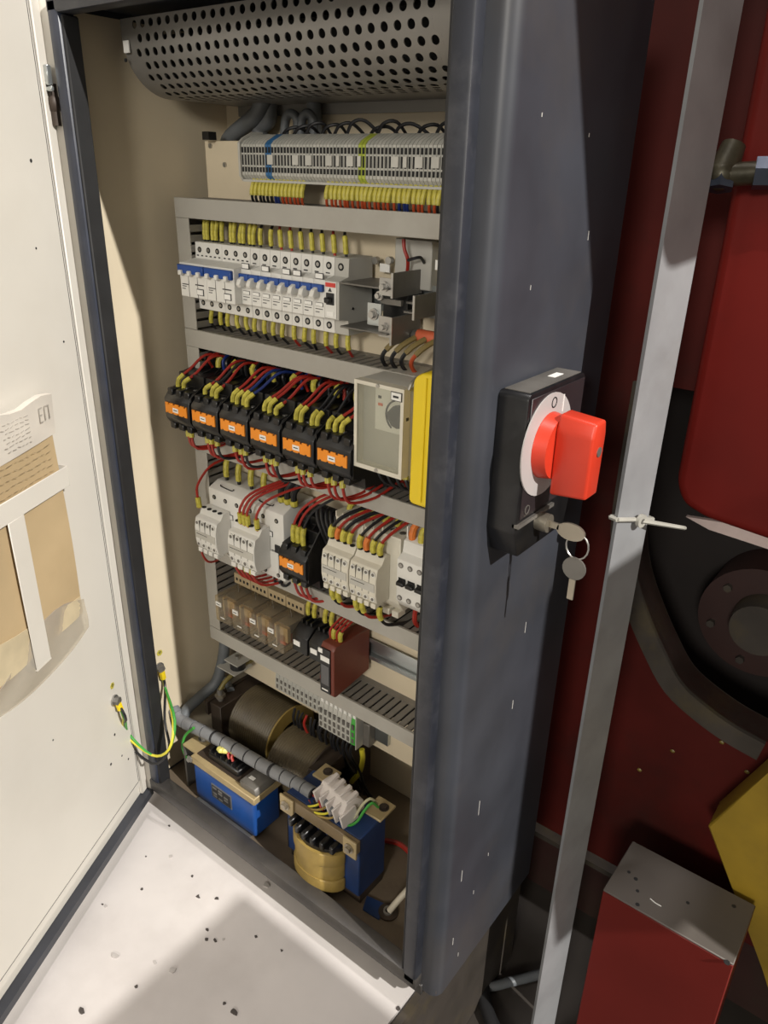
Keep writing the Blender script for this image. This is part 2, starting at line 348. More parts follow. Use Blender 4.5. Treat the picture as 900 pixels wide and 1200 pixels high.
sheet(MB(), .112, .318, lambda u: .622 - .016 * math.sin(math.pi * u), lambda u: .665 + .02 * math.sin(u * 5), lambda u, v: .0178 + .001 * math.sin(u * 10 + 5 * v), .0008).xf(DM).build('clear_sleeve', PLAST, fold)
# print on the paper and card
pr = MB()
def stroke(s0, z0, s1, z1, n=.0206, w=.0007):
    d_ = Vector((s1 - s0, z1 - z0)); l = d_.length; d_.normalize(); q = Vector((-d_.y, d_.x)) * w
    a = [(s0 - q.x, z0 - q.y), (s1 - q.x, z1 - q.y), (s1 + q.x, z1 + q.y), (s0 + q.x, z0 + q.y)]
    vs = [pr.bm.verts.new((x, n, z)) for x, z in a] + [pr.bm.verts.new((x, n + .0003, z)) for x, z in a]
    for f in ((0, 1, 2, 3), (7, 6, 5, 4), (0, 4, 5, 1), (1, 5, 6, 2), (2, 6, 7, 3), (3, 7, 4, 0)): pr.bm.faces.new([vs[i] for i in f])
# the E and the P-shaped mark in a box
ex = .134
for (a, b, c, d_) in ((.0, .0, .0, .016), (.0, .016, -.006, .016), (0, .008, -.005, .008), (0, 0, -.006, 0), ):
    stroke(ex + .008 + a * 1, .917 + b, ex + .008 + c, .917 + d_)
for (a, b, c, d_) in ((0, 0, 0, .016), (0, .016, -.008, .016), (-.008, .016, -.008, 0)):
    stroke(ex - .002 + a, .917 + b, ex - .002 + c, .917 + d_)
for k in range(7):
    z = .932 - k * .005; s_ = .162
    while s_ < .205:
        l = random.uniform(.003, .008); stroke(s_, z + random.uniform(-.001, .001), s_ + l, z + random.uniform(-.001, .001), w=.0003); s_ += l + .003
pr.xf(DM).build('handwriting', mat('pencil_grey', (.42, .385, .34), .7), fold)
pr = MB()
for k in range(5):
    z = .886 - k * .008; s_ = .13
    while s_ < .22:
        l = random.uniform(.004, .012); stroke(s_, z + random.uniform(-.001, .001), s_ + l, z + random.uniform(-.001, .001), n=.0183, w=.0002); s_ += l + .004
pr.xf(DM).build('handwriting', mat('faint_pencil', (.30, .23, .14), .7), fold)

# ------------------------------------------------------------------ perforated vent cover at the top
ven = T('perforated_cover', (.257, .15, 1.262), 'grey rounded perforated sheet cover across the top of the cabinet', 'vent cover')
RC, YC, ZC = .06, .126, 1.322
def prof(s):      # arc length s from underside start (y=.126) round to the front
    if s < 0: return (YC - s, ZC - RC)
    if s < RC * math.pi / 2:
        t = s / RC; return (YC - RC * math.sin(t), ZC - RC * math.cos(t))
    return (YC - RC, ZC + (s - RC * math.pi / 2))
X0, X1 = .031, .486; pit = .0146; rowh = .0136; hr = .0041
S0 = -.04; nrow = int((.118 + .04) / rowh)
mb = MB(); bm = mb.bm; VN = {}
def pnorm(s):
    t = min(max(s / RC, 0), math.pi / 2); return Vector((0, -math.sin(t), -math.cos(t)))
def pv(x, s_, n_=None, inset=0):
    y_, z_ = prof(s_); nn = pnorm(s_); v_ = bm.verts.new((x, y_ - nn.y * inset, z_ - nn.z * inset)); VN[v_] = n_ or nn; return v_
def quadstrip(xa, xb, sa, sb, k=1):
    ss = [sa + (sb - sa) * i / k for i in range(k + 1)]
    A_ = [pv(xa, s_) for s_ in ss]; B_ = [pv(xb, s_) for s_ in ss]
    for i in range(k): bm.faces.new((A_[i], A_[i + 1], B_[i + 1], B_[i]))
quadstrip(X0, X1, -.114, S0, 2)
NH = 16
for rw in range(nrow):
    sa = S0 + rw * rowh; sb = sa + rowh; off = .018 + (pit / 2 if rw % 2 else 0)
    x = X0 + off; quadstrip(X0, x, sa, sb, 2)
    nh = int((X1 - .020 - x) / pit)
    for h in range(nh):
        cx = x + pit / 2; cs = (sa + sb) / 2
        out = []; inn = []; w0 = []; w1 = []
        for k in range(NH):
            t = 2 * math.pi * k / NH + math.pi / 4; c_, s2 = math.cos(t), math.sin(t)
            inn.append(pv(cx + hr * c_, cs + hr * s2))
            nn = pnorm(cs); tv = Vector((0, nn.z, -nn.y)); wn = -(Vector((1, 0, 0)) * c_ + tv * s2 * -1)
            w0.append(pv(cx + hr * c_, cs + hr * s2, wn)); w1.append(pv(cx + hr * c_, cs + hr * s2, wn, .0014))
            mx_ = max(abs(c_), abs(s2)); out.append(pv(cx + pit / 2 * c_ / mx_, cs + rowh / 2 * s2 / mx_))
        for k in range(NH):
            k1_ = (k + 1) % NH
            bm.faces.new((out[k], inn[k], inn[k1_], out[k1_])); bm.faces.new((w0[k], w1[k], w1[k1_], w0[k1_]))
        x += pit
    quadstrip(x, X1, sa, sb, 2)
bmesh.ops.reverse_faces(bm, faces=bm.faces[:]); bm.verts.index_update(); nrm = [VN[v_].copy() for v_ in bm.verts]
for v_ in bm.verts: v_.co -= ven.location
vme = bpy.data.meshes.new('perforated_sheet'); bm.to_mesh(vme); bm.free(); vme.materials.append(VENTM)
vme.polygons.foreach_set('use_smooth', [True] * len(vme.polygons)); vme.normals_split_custom_set_from_vertices(nrm)
vs = bpy.data.objects.new('perforated_sheet', vme); COL.objects.link(vs); vs.parent = ven
pol = [(.238, ZC - RC + .0012)] + [prof(s_) for s_ in [RC * math.pi / 2 * i / 10 for i in range(11)]] + [(YC - RC, CT - .022), (.238, CT - .022)]
pol2 = [(y + (.0012 if y < .2 else 0), z + .0006) for y, z in pol]
MB().prism(pol2, 'x', X0 + .0002, X0 + .0014).build('end_plate', VENTM, ven)
MB().prism(pol2, 'x', X1 - .0014, X1 + .0).build('end_plate', BLACK, ven)
MB().box(X0 + .006, X1 - .006, .12, .236, 1.275, CT - .024).build('inner_housing', HOLE, ven)
bx('label', STICK, ven, X0 + .004, X0 + .014, .0640, .0652, 1.304, 1.316)
MB().cyl((X0 + .005, .0655, 1.297), (X0 + .005, .0640, 1.297), .002, n=8).build('screw', INK, ven)
bx('bottom_lip', VENTM, ven, X0, X1, .2365, .2375, 1.25, 1.262)

# ------------------------------------------------------------------ wire ducts
def finger_row(root, mesh0, xs, dz=0):
    for i, x in enumerate(xs):
        if i == 0: first = x; continue
        inst(mesh0, root, (x - xs[0], 0, 0))
def hduct(ztop, label, x0=.030, x1=.545, y0=.120, h=.024):
    zb = ztop - h
    t = T('wire_duct', ((x0 + x1) / 2, .15, zb), label, 'wire duct', 'slotted wire ducts on the mounting plate')
    MB().box(x0, x1, y0, y0 + .0018, zb, ztop, bev=.0005).box(x0, x1, y0 + .0018, y0 + .0035, ztop - .0016, ztop).box(x0, x1, y0 + .0018, y0 + .0035, zb, zb + .0016).build('cover', DUCT, t)
    MB().box(x0, x1, .1765, .179, zb + .001, ztop - .001).box(x0, x1, .168, .1765, ztop - .003, ztop - .001).box(x0, x1, .168, .1765, zb + .001, zb + .003).build('back_channel', DUCTIN, t)
    bx('dark_inside', HOLE, t, x0 + .003, x1 - .003, .150, .176, zb + .004, ztop - .006)
    pitch = .0122; n = int((x1 - x0 - .004) / pitch)
    xs = [x0 + .003 + i * pitch for i in range(n)]
    f0 = bx('finger', DUCTIN, t, xs[0], xs[0] + .0088, y0 + .0036, .168, ztop - .0028, ztop - .0012)
    for x in xs[1:]: inst(f0, t, (x - xs[0], 0, 0))
    g0 = bx('finger', DUCTIN, t, xs[0], xs[0] + .0088, y0 + .0036, .168, zb + .0012, zb + .0028)
    for x in xs[1:]: inst(g0, t, (x - xs[0], 0, 0))
    return t
TZ = [1.152, .987, .835, .663, .5075]
DL_ = ['grey slotted wire duct between the terminal strip and the breakers', 'grey slotted wire duct between the breakers and the black contactors',
       'grey slotted wire duct between the orange-labelled contactors and the white contactors', 'grey slotted wire duct between the white contactors and the clear relays',
       'grey slotted wire duct under the maroon module and clear relays']
for z, l in zip(TZ, DL_): hduct(z, l)
vd = T('wire_duct', (.043, .15, .5095), 'upright grey slotted wire duct along the left end of all device rows', 'wire duct', 'slotted wire ducts on the mounting plate')
for k in range(4):
    z1 = TZ[k] - .0242; z0 = TZ[k + 1] + .0004
    bx('cover', DUCT, vd, .030, .0555, .1204, .1222, z0, z1, bev=.0004)
    bx('back_channel', DUCTIN, vd, .031, .0548, .176, .179, z0, z1)
    bx('side_wall', DUCTIN, vd, .030, .0316, .122, .176, z0, z1)
    n = int((z1 - z0) / .0122); 
    f0 = bx('finger', DUCTIN, vd, .0536, .0552, .1222, .176, z0 + .002, z0 + .0105)
    for i in range(1, n): inst(f0, vd, (0, 0, i * .0122))
# DIN rails
def rail(z, label, x0=.06, x1=.545):
    t = MB().prism([(.179, z - .0125), (.1755, z - .0125), (.1715, z - .0125), (.1715, z - .0175), (.1705, z - .0175), (.1705, z - .0115), (.1745, z - .0115), (.1775, z - .0100), (.1775, z + .0100), (.1745, z + .0115), (.1705, z + .0115), (.1705, z + .0175), (.1715, z + .0175), (.1715, z + .0125), (.179, z + .0125)], 'x', x0, x1).build('din_rail', ZINC, None, ang=.4)
    tag(t, label, 'mounting rail', 'zinc mounting rails')
rail(1.058, 'zinc mounting rail carrying the white circuit breakers')
rail(.900, 'zinc mounting rail carrying the orange-labelled contactors and timer')
rail(.725, 'zinc mounting rail carrying the white contactors')
rail(.565, 'zinc mounting rail with bare end beside the maroon module')

# ------------------------------------------------------------------ terminal strip at the top
ts = T('terminal_strip', (.30, .15, 1.176), 'long grey terminal strip at the top of the cabinet, feeding many yellow-sleeved wires', 'terminal strip')
bx('strip_rail', ZINC, ts, .140, .545, .166, .170, 1.182, 1.216)
tp = [(.166, 1.176), (.135, 1.176), (.130, 1.181), (.130, 1.213), (.134, 1.217), (.150, 1.2245), (.166, 1.2245)]
def terminal(mt, x, slots=True):
    t_ = MB().prism(tp, 'x', x, x + .0043).build('terminal', mt, ts)
    sl = MB().box(x + .0009, x + .0034, .1292, .1302, 1.2045, 1.2105).box(x + .0009, x + .0034, .1292, .1302, 1.1842, 1.1895).box(x + .0012, x + .0031, .1293, .1302, 1.1915, 1.2025)
    sl.build('slot', HOLE, t_)
    return t_
tx = .150; t0 = terminal(TERMG, tx); NT = 79
TBL = mat('blue_terminal_plastic', (.03, .13, .30), .5); TYG = mat('yellow_green_terminal_plastic', (.36, .42, .05), .5); TWH = mat('pale_terminal_plastic', (.47, .46, .42), .5)
tb = None; tg = None; tw = None
for i in range(1, NT):
    x = i * .00495
    if i in (8, 9): 
        if tb is None: tb = terminal(TBL, tx + x); b0 = i
        else: inst(tb, ts, ((i - b0) * .00495, 0, 0))
    elif i in (36, 37):
        if tg is None: tg = terminal(TYG, tx + x); g0_ = i
        else: inst(tg, ts, ((i - g0_) * .00495, 0, 0))
    elif i % 9 in (0, 5, 6) :
        if tw is None: tw = terminal(TWH, tx + x); w0 = i
        else: inst(tw, ts, ((i - w0) * .00495, 0, 0))
    else: inst(t0, ts, (x, 0, 0))
for i in (9, 17, 21, 27, 30, 33, 36, 45, 48, 51, 55, 58):
    bx('jumper_bar', TWH, ts, tx + i * .00495, tx + i * .00495 + (.009 if i % 2 else .0045), .1278, .1292, 1.1925, 1.2025)
MB().prism([(.166, 1.174), (.133, 1.174), (.128, 1.180), (.128, 1.215), (.134, 1.220), (.15, 1.227), (.166, 1.227)], 'x', .1462, .1496).build('end_stop', LGREY, ts)
bx('bottom_ledge', TERMG, ts, .150, .541, .131, .150, 1.1735, 1.176)

# ------------------------------------------------------------------ wires
def wire(pts, r, m_, label, group, sleeve=None, sl=(.0, .0), sm=None, sr=1.75, name='wire', n=6, sub=4):
    """sleeve=(i0,i1) fractions of the path covered by a marker sleeve"""
    w = MB(); w.tube(pts, r, n=n, sub=sub); path = w.path
    o = w.build(name, m_, None); tag(o, label, 'wire', group)
    off = o.location
    for s_ in ([sleeve] if isinstance(sleeve, tuple) else (sleeve or [])):
        L_ = len(path) - 1; a = s_[0] * L_; b = s_[1] * L_
        def at(t): i = min(int(t), L_ - 1); return path[i].lerp(path[i + 1], t - i)
        k = 3; sp = [at(a + (b - a) * j / k) for j in range(k + 1)]
        MB().tube(sp, r * sr, n=8, sub=1).build('marker_sleeve', sm or SLV, o)
    return o
jit = lambda a: random.uniform(-a, a)
# below the top terminals: one sleeve and wire each, dropping into the first duct
cols = [(BLKW, 'black')] * 6 + [(BLUW, 'blue')] * 2 + [(ORW, 'orange-red')] * 6 + [None] * 5 + [(ORW, 'orange-red')] * 14 + [(ORW, 'orange-red')] * 2 + [(BLUW, 'blue')] * 3 + [(ORW, 'orange-red')] * 5 + [(BLKW, 'black')] * 5
xx = P(293, 215, y=.128).x
i = 0; x = xx
for ci, c in enumerate(cols):
    if c is not None:
        m_, cn = c; j = jit(.0015)
        wire([(x, .137, 1.178), (x + j * .3, .132, 1.168), (x + j, .131, 1.160), (x - .002 + j, .136, 1.150), (x - .002, .150, 1.142)], .0016, m_,
             cn + ' sleeved wire below the top terminals, ' + ('beside the cream plate corner' if ci < 8 else 'between blue pair and bare gap' if ci < 14 else 'between bare gap and blue trio' if ci < 35 else 'near the right cabinet post'), cn + ' wires below the top terminal strip', sleeve=(.0, .52), sr=1.75)
    x += .0062
# black loops behind the top strip
for k in range(16):
    x = .185 + k * .0215 + jit(.006); h = random.uniform(.000, .007)
    wire([(x, .158, 1.222), (x + .003, .165, 1.229 + h), (x + .013, .175, 1.231 + h), (x + .022 + jit(.006), .188, 1.222), (x + .025, .200, 1.205)], .0018, BLKW,
         'black wire looping up behind the top terminal strip', 'black wires behind the top terminal strip')
# hoses coming down behind the plate
def hose(pts, r, m_, label, name='cable_hose', n=10, **k):
    o = MB().tube(pts, r, n=n, sub=6).build(name, m_, None); tag(o, label, 'hose', k.get('group')); return o
hose([P(312, 108, y=.212), P(300, 135, y=.212), P(268, 165, y=.212), (.034, .212, 1.19), (.018, .205, 1.13), (.016, .19, 1.02), (.016, .185, .8)], .0105, HOSE, 'thick grey cable hose slanting behind the left end of the terminal strip')
hose([P(316, 110, y=.222), P(315, 140, y=.222), P(306, 160, y=.222), (.18, .222, 1.15)], .010, HOSE, 'short grey cable hose dropping from the vent cover behind the terminals')
for k, u in enumerate((333, 352)):
    hose([P(u, 160, y=.215), P(u + 2, 140, y=.215), P(u + 8, 133, y=.215), P(u + 15, 140, y=.218), P(u + 16, 165, y=.22)], .0055, HOSE, 'thin grey hose bent in a hook behind the terminal strip', group='hooked hoses behind the terminal strip')
hose([P(367, 108, y=.225), P(369, 140, y=.225), P(371, 175, y=.225)], .009, HOSE, 'straight grey cable hose dropping behind the middle of the terminal strip')
bx('cable_clip', BLACK, None, .040, .052, .165, .178, 1.2195, 1.229)
tag(bpy.data.objects['cable_clip'], 'small black cable clip on the top edge of the mounting plate', 'clip')

# ------------------------------------------------------------------ circuit breakers
def bprof(nose, ysh=.128): return [(.1705, 1.100), (ysh, 1.100), (ysh, 1.0795), (nose, 1.0765), (nose, 1.0345), (ysh, 1.0325), (ysh, 1.015), (.1705, 1.015)]
def holes(root, xs, z, y, r=.0036, m_=None):
    for x in xs:
        h = MB().cyl((x, y + .0003, z), (x, y - .0004, z), r, n=12).build('terminal_hole', HOLE, root)
        MB().cyl((x, y - .0004, z), (x, y - .0006, z), r * .55, n=8).build('screw', STEEL, h)
MW = .0172
def b3(x0, label):
    t = T('circuit_breaker', (x0 + 1.5 * MW, .15, 1.015), label, 'circuit breaker', 'three-pole breakers on the top rail')
    MB().prism(bprof(.100), 'x', x0 + .0002, x0 + 3 * MW - .0002, bev=.0006).build('body', WHITE, t)
    bx('toggle_bar', BLUE, t, x0 + .001, x0 + 3 * MW - .001, .0955, .1, 1.0635, 1.0745, bev=.0008)
    for k in range(3):
        xc = x0 + (k + .5) * MW
        bx('toggle', WHITE, t, xc - .003, xc + .003, .092, .099, 1.0615, 1.068, bev=.001)
        if k: bx('pole_seam', DSTEEL, t, x0 + k * MW - .00015, x0 + k * MW + .00015, .0994, .1006, 1.035, 1.062)
    holes(t, [x0 + (k + .5) * MW for k in range(3)], 1.0905, .128); holes(t, [x0 + (k + .5) * MW for k in range(3)], 1.0235, .128)
    for k in range(6): bx('print', INK, t, x0 + .003 + k * .0083, x0 + .0065 + k * .0083, .1275, .1283, 1.0825, 1.084)
    bx('print', INK, t, x0 + .004, x0 + .017, .0995, .1003, 1.0495, 1.0505); bx('print', INK, t, x0 + .004, x0 + .012, .0995, .1003, 1.047, 1.0478)
    bx('print', INK, t, x0 + .004, x0 + .010, .0995, .1003, 1.044, 1.0448); bx('print', INK, t, x0 + .030, x0 + .046, .0995, .1003, 1.0505, 1.0518)
    bx('label_frame', INK, t, x0 + .0325, x0 + .0455, .0993, .1002, 1.0385, 1.0465); bx('label', STICK, t, x0 + .0335, x0 + .0445, .0988, .0996, 1.0394, 1.0456)
b3(.0555, 'white three-pole circuit breaker with blue toggle bar, next to the upright duct')
b3(.0555 + 3 * MW, 'white three-pole circuit breaker with blue toggle bar, beside the single-pole breakers')
XB = .0555 + 6 * MW + .0003
def b1(x0):
    t = T('circuit_breaker', (x0 + MW / 2, .15, 1.015), '', 'circuit breaker', 'single-pole breakers on the top rail')
    MB().prism(bprof(.111), 'x', x0 + .0002, x0 + MW - .0002, bev=.0006).build('body', WHITE, t)
    bx('toggle_bar', BLUE, t, x0 + .0004, x0 + MW - .0004, .1065, .111, 1.0635, 1.0715, bev=.0006)
    MB().prism([(.1105, 1.0700), (.1010, 1.0655), (.0985, 1.0595), (.1010, 1.0555), (.1105, 1.0575)], 'x', x0 + .004, x0 + .0105, bev=.0009, seg=2).build('toggle', WHITE, t)
    holes(t, [x0 + MW / 2], 1.090, .128, .0042); holes(t, [x0 + MW / 2], 1.0235, .128, .0042)
    bx('print', INK, t, x0 + .004, x0 + .010, .1275, .1283, 1.0812, 1.0825)
    bx('label_frame', INK, t, x0 + .003, x0 + .015, .1105, .1112, 1.0468, 1.0512); bx('label', STICK, t, x0 + .0036, x0 + .0144, .1101, .1108, 1.0472, 1.0508)
    bx('print', INK, t, x0 + .003, x0 + .014, .1106, .1112, 1.0435, 1.0442); bx('print', INK, t, x0 + .003, x0 + .009, .1106, .1112, 1.040, 1.0408)
    return t
s0 = b1(XB); s0['label'] = 'white single-pole breaker with blue toggle, eighth from the red-marked breaker'
for k in range(1, 8):
    dup(s0, s0.location + Vector((k * MW, 0, 0)), 'white single-pole breaker with blue toggle, %s from the red-marked breaker' % (ORD[7 - k] if k < 7 else 'first'))
# label holders clipped above the toggles
for k in (0, 2, 4, 5, 7):
    x = XB + k * MW + .003
    t = T('name_tag', (x + .006, .112, 1.0772), 'white framed tag above the toggles of the single-pole breakers', 'tag', 'framed tags above the breaker toggles')
    bx('frame', INK, t, x, x + .013, .1105, .1112, 1.0768, 1.0835); bx('card', STICK, t, x + .001, x + .012, .110, .1106, 1.0776, 1.0827)
XR = XB + 8 * MW + .0004
t = T('circuit_breaker', (XR + .011, .15, 1.015), 'grey-white breaker with red top mark and black toggle, at the end of the breaker row', 'circuit breaker')
MB().prism(bprof(.111), 'x', XR, XR + .0205, bev=.0006).build('body', LGREY, t)
bx('front_plate', WHITE, t, XR + .001, XR + .0175, .1100, .1112, 1.036, 1.0755)
bx('red_mark', mat('red_print', (.55, .04, .03), .4), t, XR + .002, XR + .0165, .1092, .1102, 1.070, 1.0745)
bx('toggle_well', INK, t, XR + .003, XR + .0145, .1088, .1102, 1.0505, 1.0635, bev=.0004); bx('toggle', BLACK, t, XR + .0045, XR + .0125, .1030, .109, 1.053, 1.059, bev=.001)
MB().prism([(XR + .006, 1.065), (XR + .011, 1.065), (XR + .0085, 1.069)], 'y', .1093, .1102).build('print', INK, t)
bx('label', STICK, t, XR + .004, XR + .014, .1092, .1102, 1.038, 1.0435)
holes(t, [XR + .009], 1.090, .128, .0042)
for (y, z) in ((.135, 1.045), (.15, 1.07)): MB().cyl((XR + .0204, y, z), (XR + .0212, y, z), .0015, n=8).build('rivet', HOLE, t)
# wires above and below the breakers
for k in range(6):
    for q in (-.003, .003):
        if k in (2,) and q > 0: continue
        x = .0555 + (k + .5) * MW + q + jit(.001)
        wire([(x + jit(.003), .150, 1.134), (x + jit(.002), .143, 1.126), (x, .140, 1.113), (x, .140, 1.0995)], .0019, BLKW, 'black wire with yellow sleeve entering the three-pole breaker ' + ('next to the upright duct' if k < 3 else 'beside the single-pole breakers'), 'wires into the three-pole breakers', sleeve=(.36, .93), sr=1.55)
for k in range(9):
    x = XB + (k + .5) * MW + jit(.001); m_, cn = ((BLKW, 'black'), (REDW, 'red'))[k in (2, 3, 7)]; dx = -.007 if k > 1 else 0
    wire([(x + dx, .150, 1.134), (x + dx * .7, .142, 1.126), (x + dx * .1, .138, 1.116), (x, .139, 1.0995)], .0018, m_, cn + ' wire with yellow sleeve entering the ' + ('red-marked breaker' if k == 8 else '%s single-pole breaker from the red-marked one' % ORD[7 - k]), cn + ' wires into the single-pole breakers', sleeve=(.50, .93), sr=1.65)
for k in range(15):
    x = .0555 + (k + .5) * MW + jit(.002); red = k in (9, 12, 14)
    wire([(x, .141, 1.0155), (x + jit(.001), .139, 1.004), (x + jit(.003), .140, .995), (x + jit(.004), .150, .984), (x, .158, .976)], .0018, REDW if red else BLKW, ('red' if red else 'black') + ' wire with yellow sleeve leaving the bottom of the breakers', ('red' if red else 'black') + ' wires under the breakers', sleeve=(.06, .48), sr=1.65)
for k in range(4):
    x = .372 + k * .0135; m_, cn = ((BLKW, 'black'), (BLKW, 'black'), (BLKW, 'black'), (ORW, 'orange-red'))[k]
    wire([(x + .012, .150, 1.022), (x + .004, .135, 1.014), (x - .006, .130, 1.000), (x - .008, .137, .988), (x - .006, .150, .978)], .0024, m_, cn + ' wire curving from the steel bus brackets into the duct below', cn + ' wires under the bus brackets', sleeve=(.02, .38), sm=mat('tan_sleeve', (.22, .165, .06), .5), sr=1.4)

# ------------------------------------------------------------------ bus bracket assembly
bb = T('bus_bracket_block', (.37, .15, 1.02), 'grey steel bus bracket block with bolts, right of the red-marked breaker', 'bracket block')
bx('back_plate', LGREY, bb, .352, .402, .166, .1785, 1.070, 1.122, bev=.001)
for u in (442.5, 458.5):
    p = P(u, 305, y=.166); MB().cyl((p.x, .1662, p.z), (p.x, .160, p.z), .0042, n=12).build('screw', STEEL, bb)
p = P(451, 314, y=.165); bx('label', STICK, bb, p.x - .007, p.x + .007, .1645, .166, p.z - .0045, p.z + .0045)
bx('top_plate', DSTEEL, bb, XR + .0212, .385, .112, .170, 1.0745, 1.0765, bev=.0004)
bx('bottom_plate', DSTEEL, bb, XR + .0212, .385, .112, .170, 1.027, 1.029, bev=.0004)
bx('insulator', BLACK, bb, .350, .384, .150, .170, 1.030, 1.074)
bx('side_bracket', DSTEEL, bb, .3865, .3885, .117, .170, 1.066, 1.092, bev=.0004); bx('bracket_edge', STEEL, bb, .3862, .3888, .1155, .117, 1.066, 1.092)
bx('side_bracket', DSTEEL, bb, .4155, .4175, .117, .176, 1.047, 1.072, bev=.0004); bx('bracket_edge', STEEL, bb, .4152, .4178, .1155, .117, 1.047, 1.072)
bx('side_bracket', DSTEEL, bb, .3865, .3885, .117, .170, 1.016, 1.046, bev=.0004); bx('bracket_edge', STEEL, bb, .3862, .3888, .1155, .117, 1.016, 1.046)
bx('front_tab', STEEL, bb, .370, .3862, .1165, .118, 1.024, 1.046); bx('front_tab', STEEL, bb, .370, .3862, .1165, .118, 1.068, 1.086)
bx('front_tab', ZINC, bb, .345, .364, .128, .1295, 1.032, 1.056)
for (x, y, z, r_) in ((.354, .128, 1.044, .0065), (.3785, .1165, 1.035, .0045), (.377, .1165, 1.077, .0055), (.362, .128, 1.065, .005)):
    b_ = MB().cyl((x, y, z), (x, y - .0015, z), r_, n=14).build('washer', STEEL, bb); MB().cyl((x, y - .0015, z), (x, y - .006, z), r_ * .62, n=6).build('bolt_head', STEEL, b_)
bx('link_bar', DSTEEL, bb, .360, .388, .132, .136, 1.056, 1.062); bx('link_bar', DSTEEL, bb, .389, .4155, .140, .168, 1.0585, 1.0605)
bx('link_bar', DSTEEL, bb, .389, .4155, .136, .168, 1.049, 1.051)
# circuit board and resistor
pb = T('circuit_board', (.46, .17, 1.03), 'green-tan circuit board with black parts behind the right cabinet post', 'circuit board')
bx('board', PCB, pb, .408, .515, .174, .1785, 1.035, 1.112); bx('board_edge', LGREY, pb, .408, .515, .170, .174, 1.108, 1.112)
bx('capacitor', BLACK, pb, .424, .430, .160, .174, 1.070, 1.095); bx('capacitor', BLACK, pb, .424, .430, .160, .174, 1.040, 1.052); MB().cyl((.434, .174, 1.034), (.434, .160, 1.034), .004).build('capacitor', BLACK, pb)
bx('clip', STEEL, pb, .442, .446, .15, .174, 1.045, 1.066)
p = P(517, 311, y=.160); bx('label', STICK, pb, p.x - .007, p.x + .012, .159, .1605, p.z - .005, p.z + .005)
rs = T('resistor', (.43, .16, 1.005), 'salmon red tubular resistor with metal end cap, beside the right cabinet post', 'resistor')
a = P(489, 393, y=.155); 
MB().cyl((a.x + .002, .155, a.z), (a.x + .06, .155, a.z), .0075, n=16).build('body', RESIS, rs); MB().cyl((a.x - .005, .155, a.z), (a.x + .002, .155, a.z), .0055, .0075, n=14).build('end_cap', STEEL, rs)
wire([P(473, 280, y=.15), P(474, 292, y=.15), P(478, 305, y=.152), P(477, 322, y=.158)], .002, REDW, 'red wire dropping from the first duct to the bus brackets', None, n=8)
wire([P(478, 305, y=.150), P(485, 303, y=.15), P(493, 302, y=.155), P(497, 308, y=.165)], .0017, BLKW, 'black wire hooking over to the circuit board', None)
# small open steel clip frame on top of the timer
def frame_clip(u, label):
    a = P(u, 441, y=.07)
    wire([(a.x - .010, .16, 1.005), (a.x - .004, .15, 1.012), (a.x + .012, .15, 1.012), (a.x + .011, .11, 1.004), (a.x + .006, .08, .996), (a.x + .004, .072, .986)], .0016, STEEL, label, None, name='spring_clip')
frame_clip(474, 'bent steel wire spring clip lying on the grey timer box')

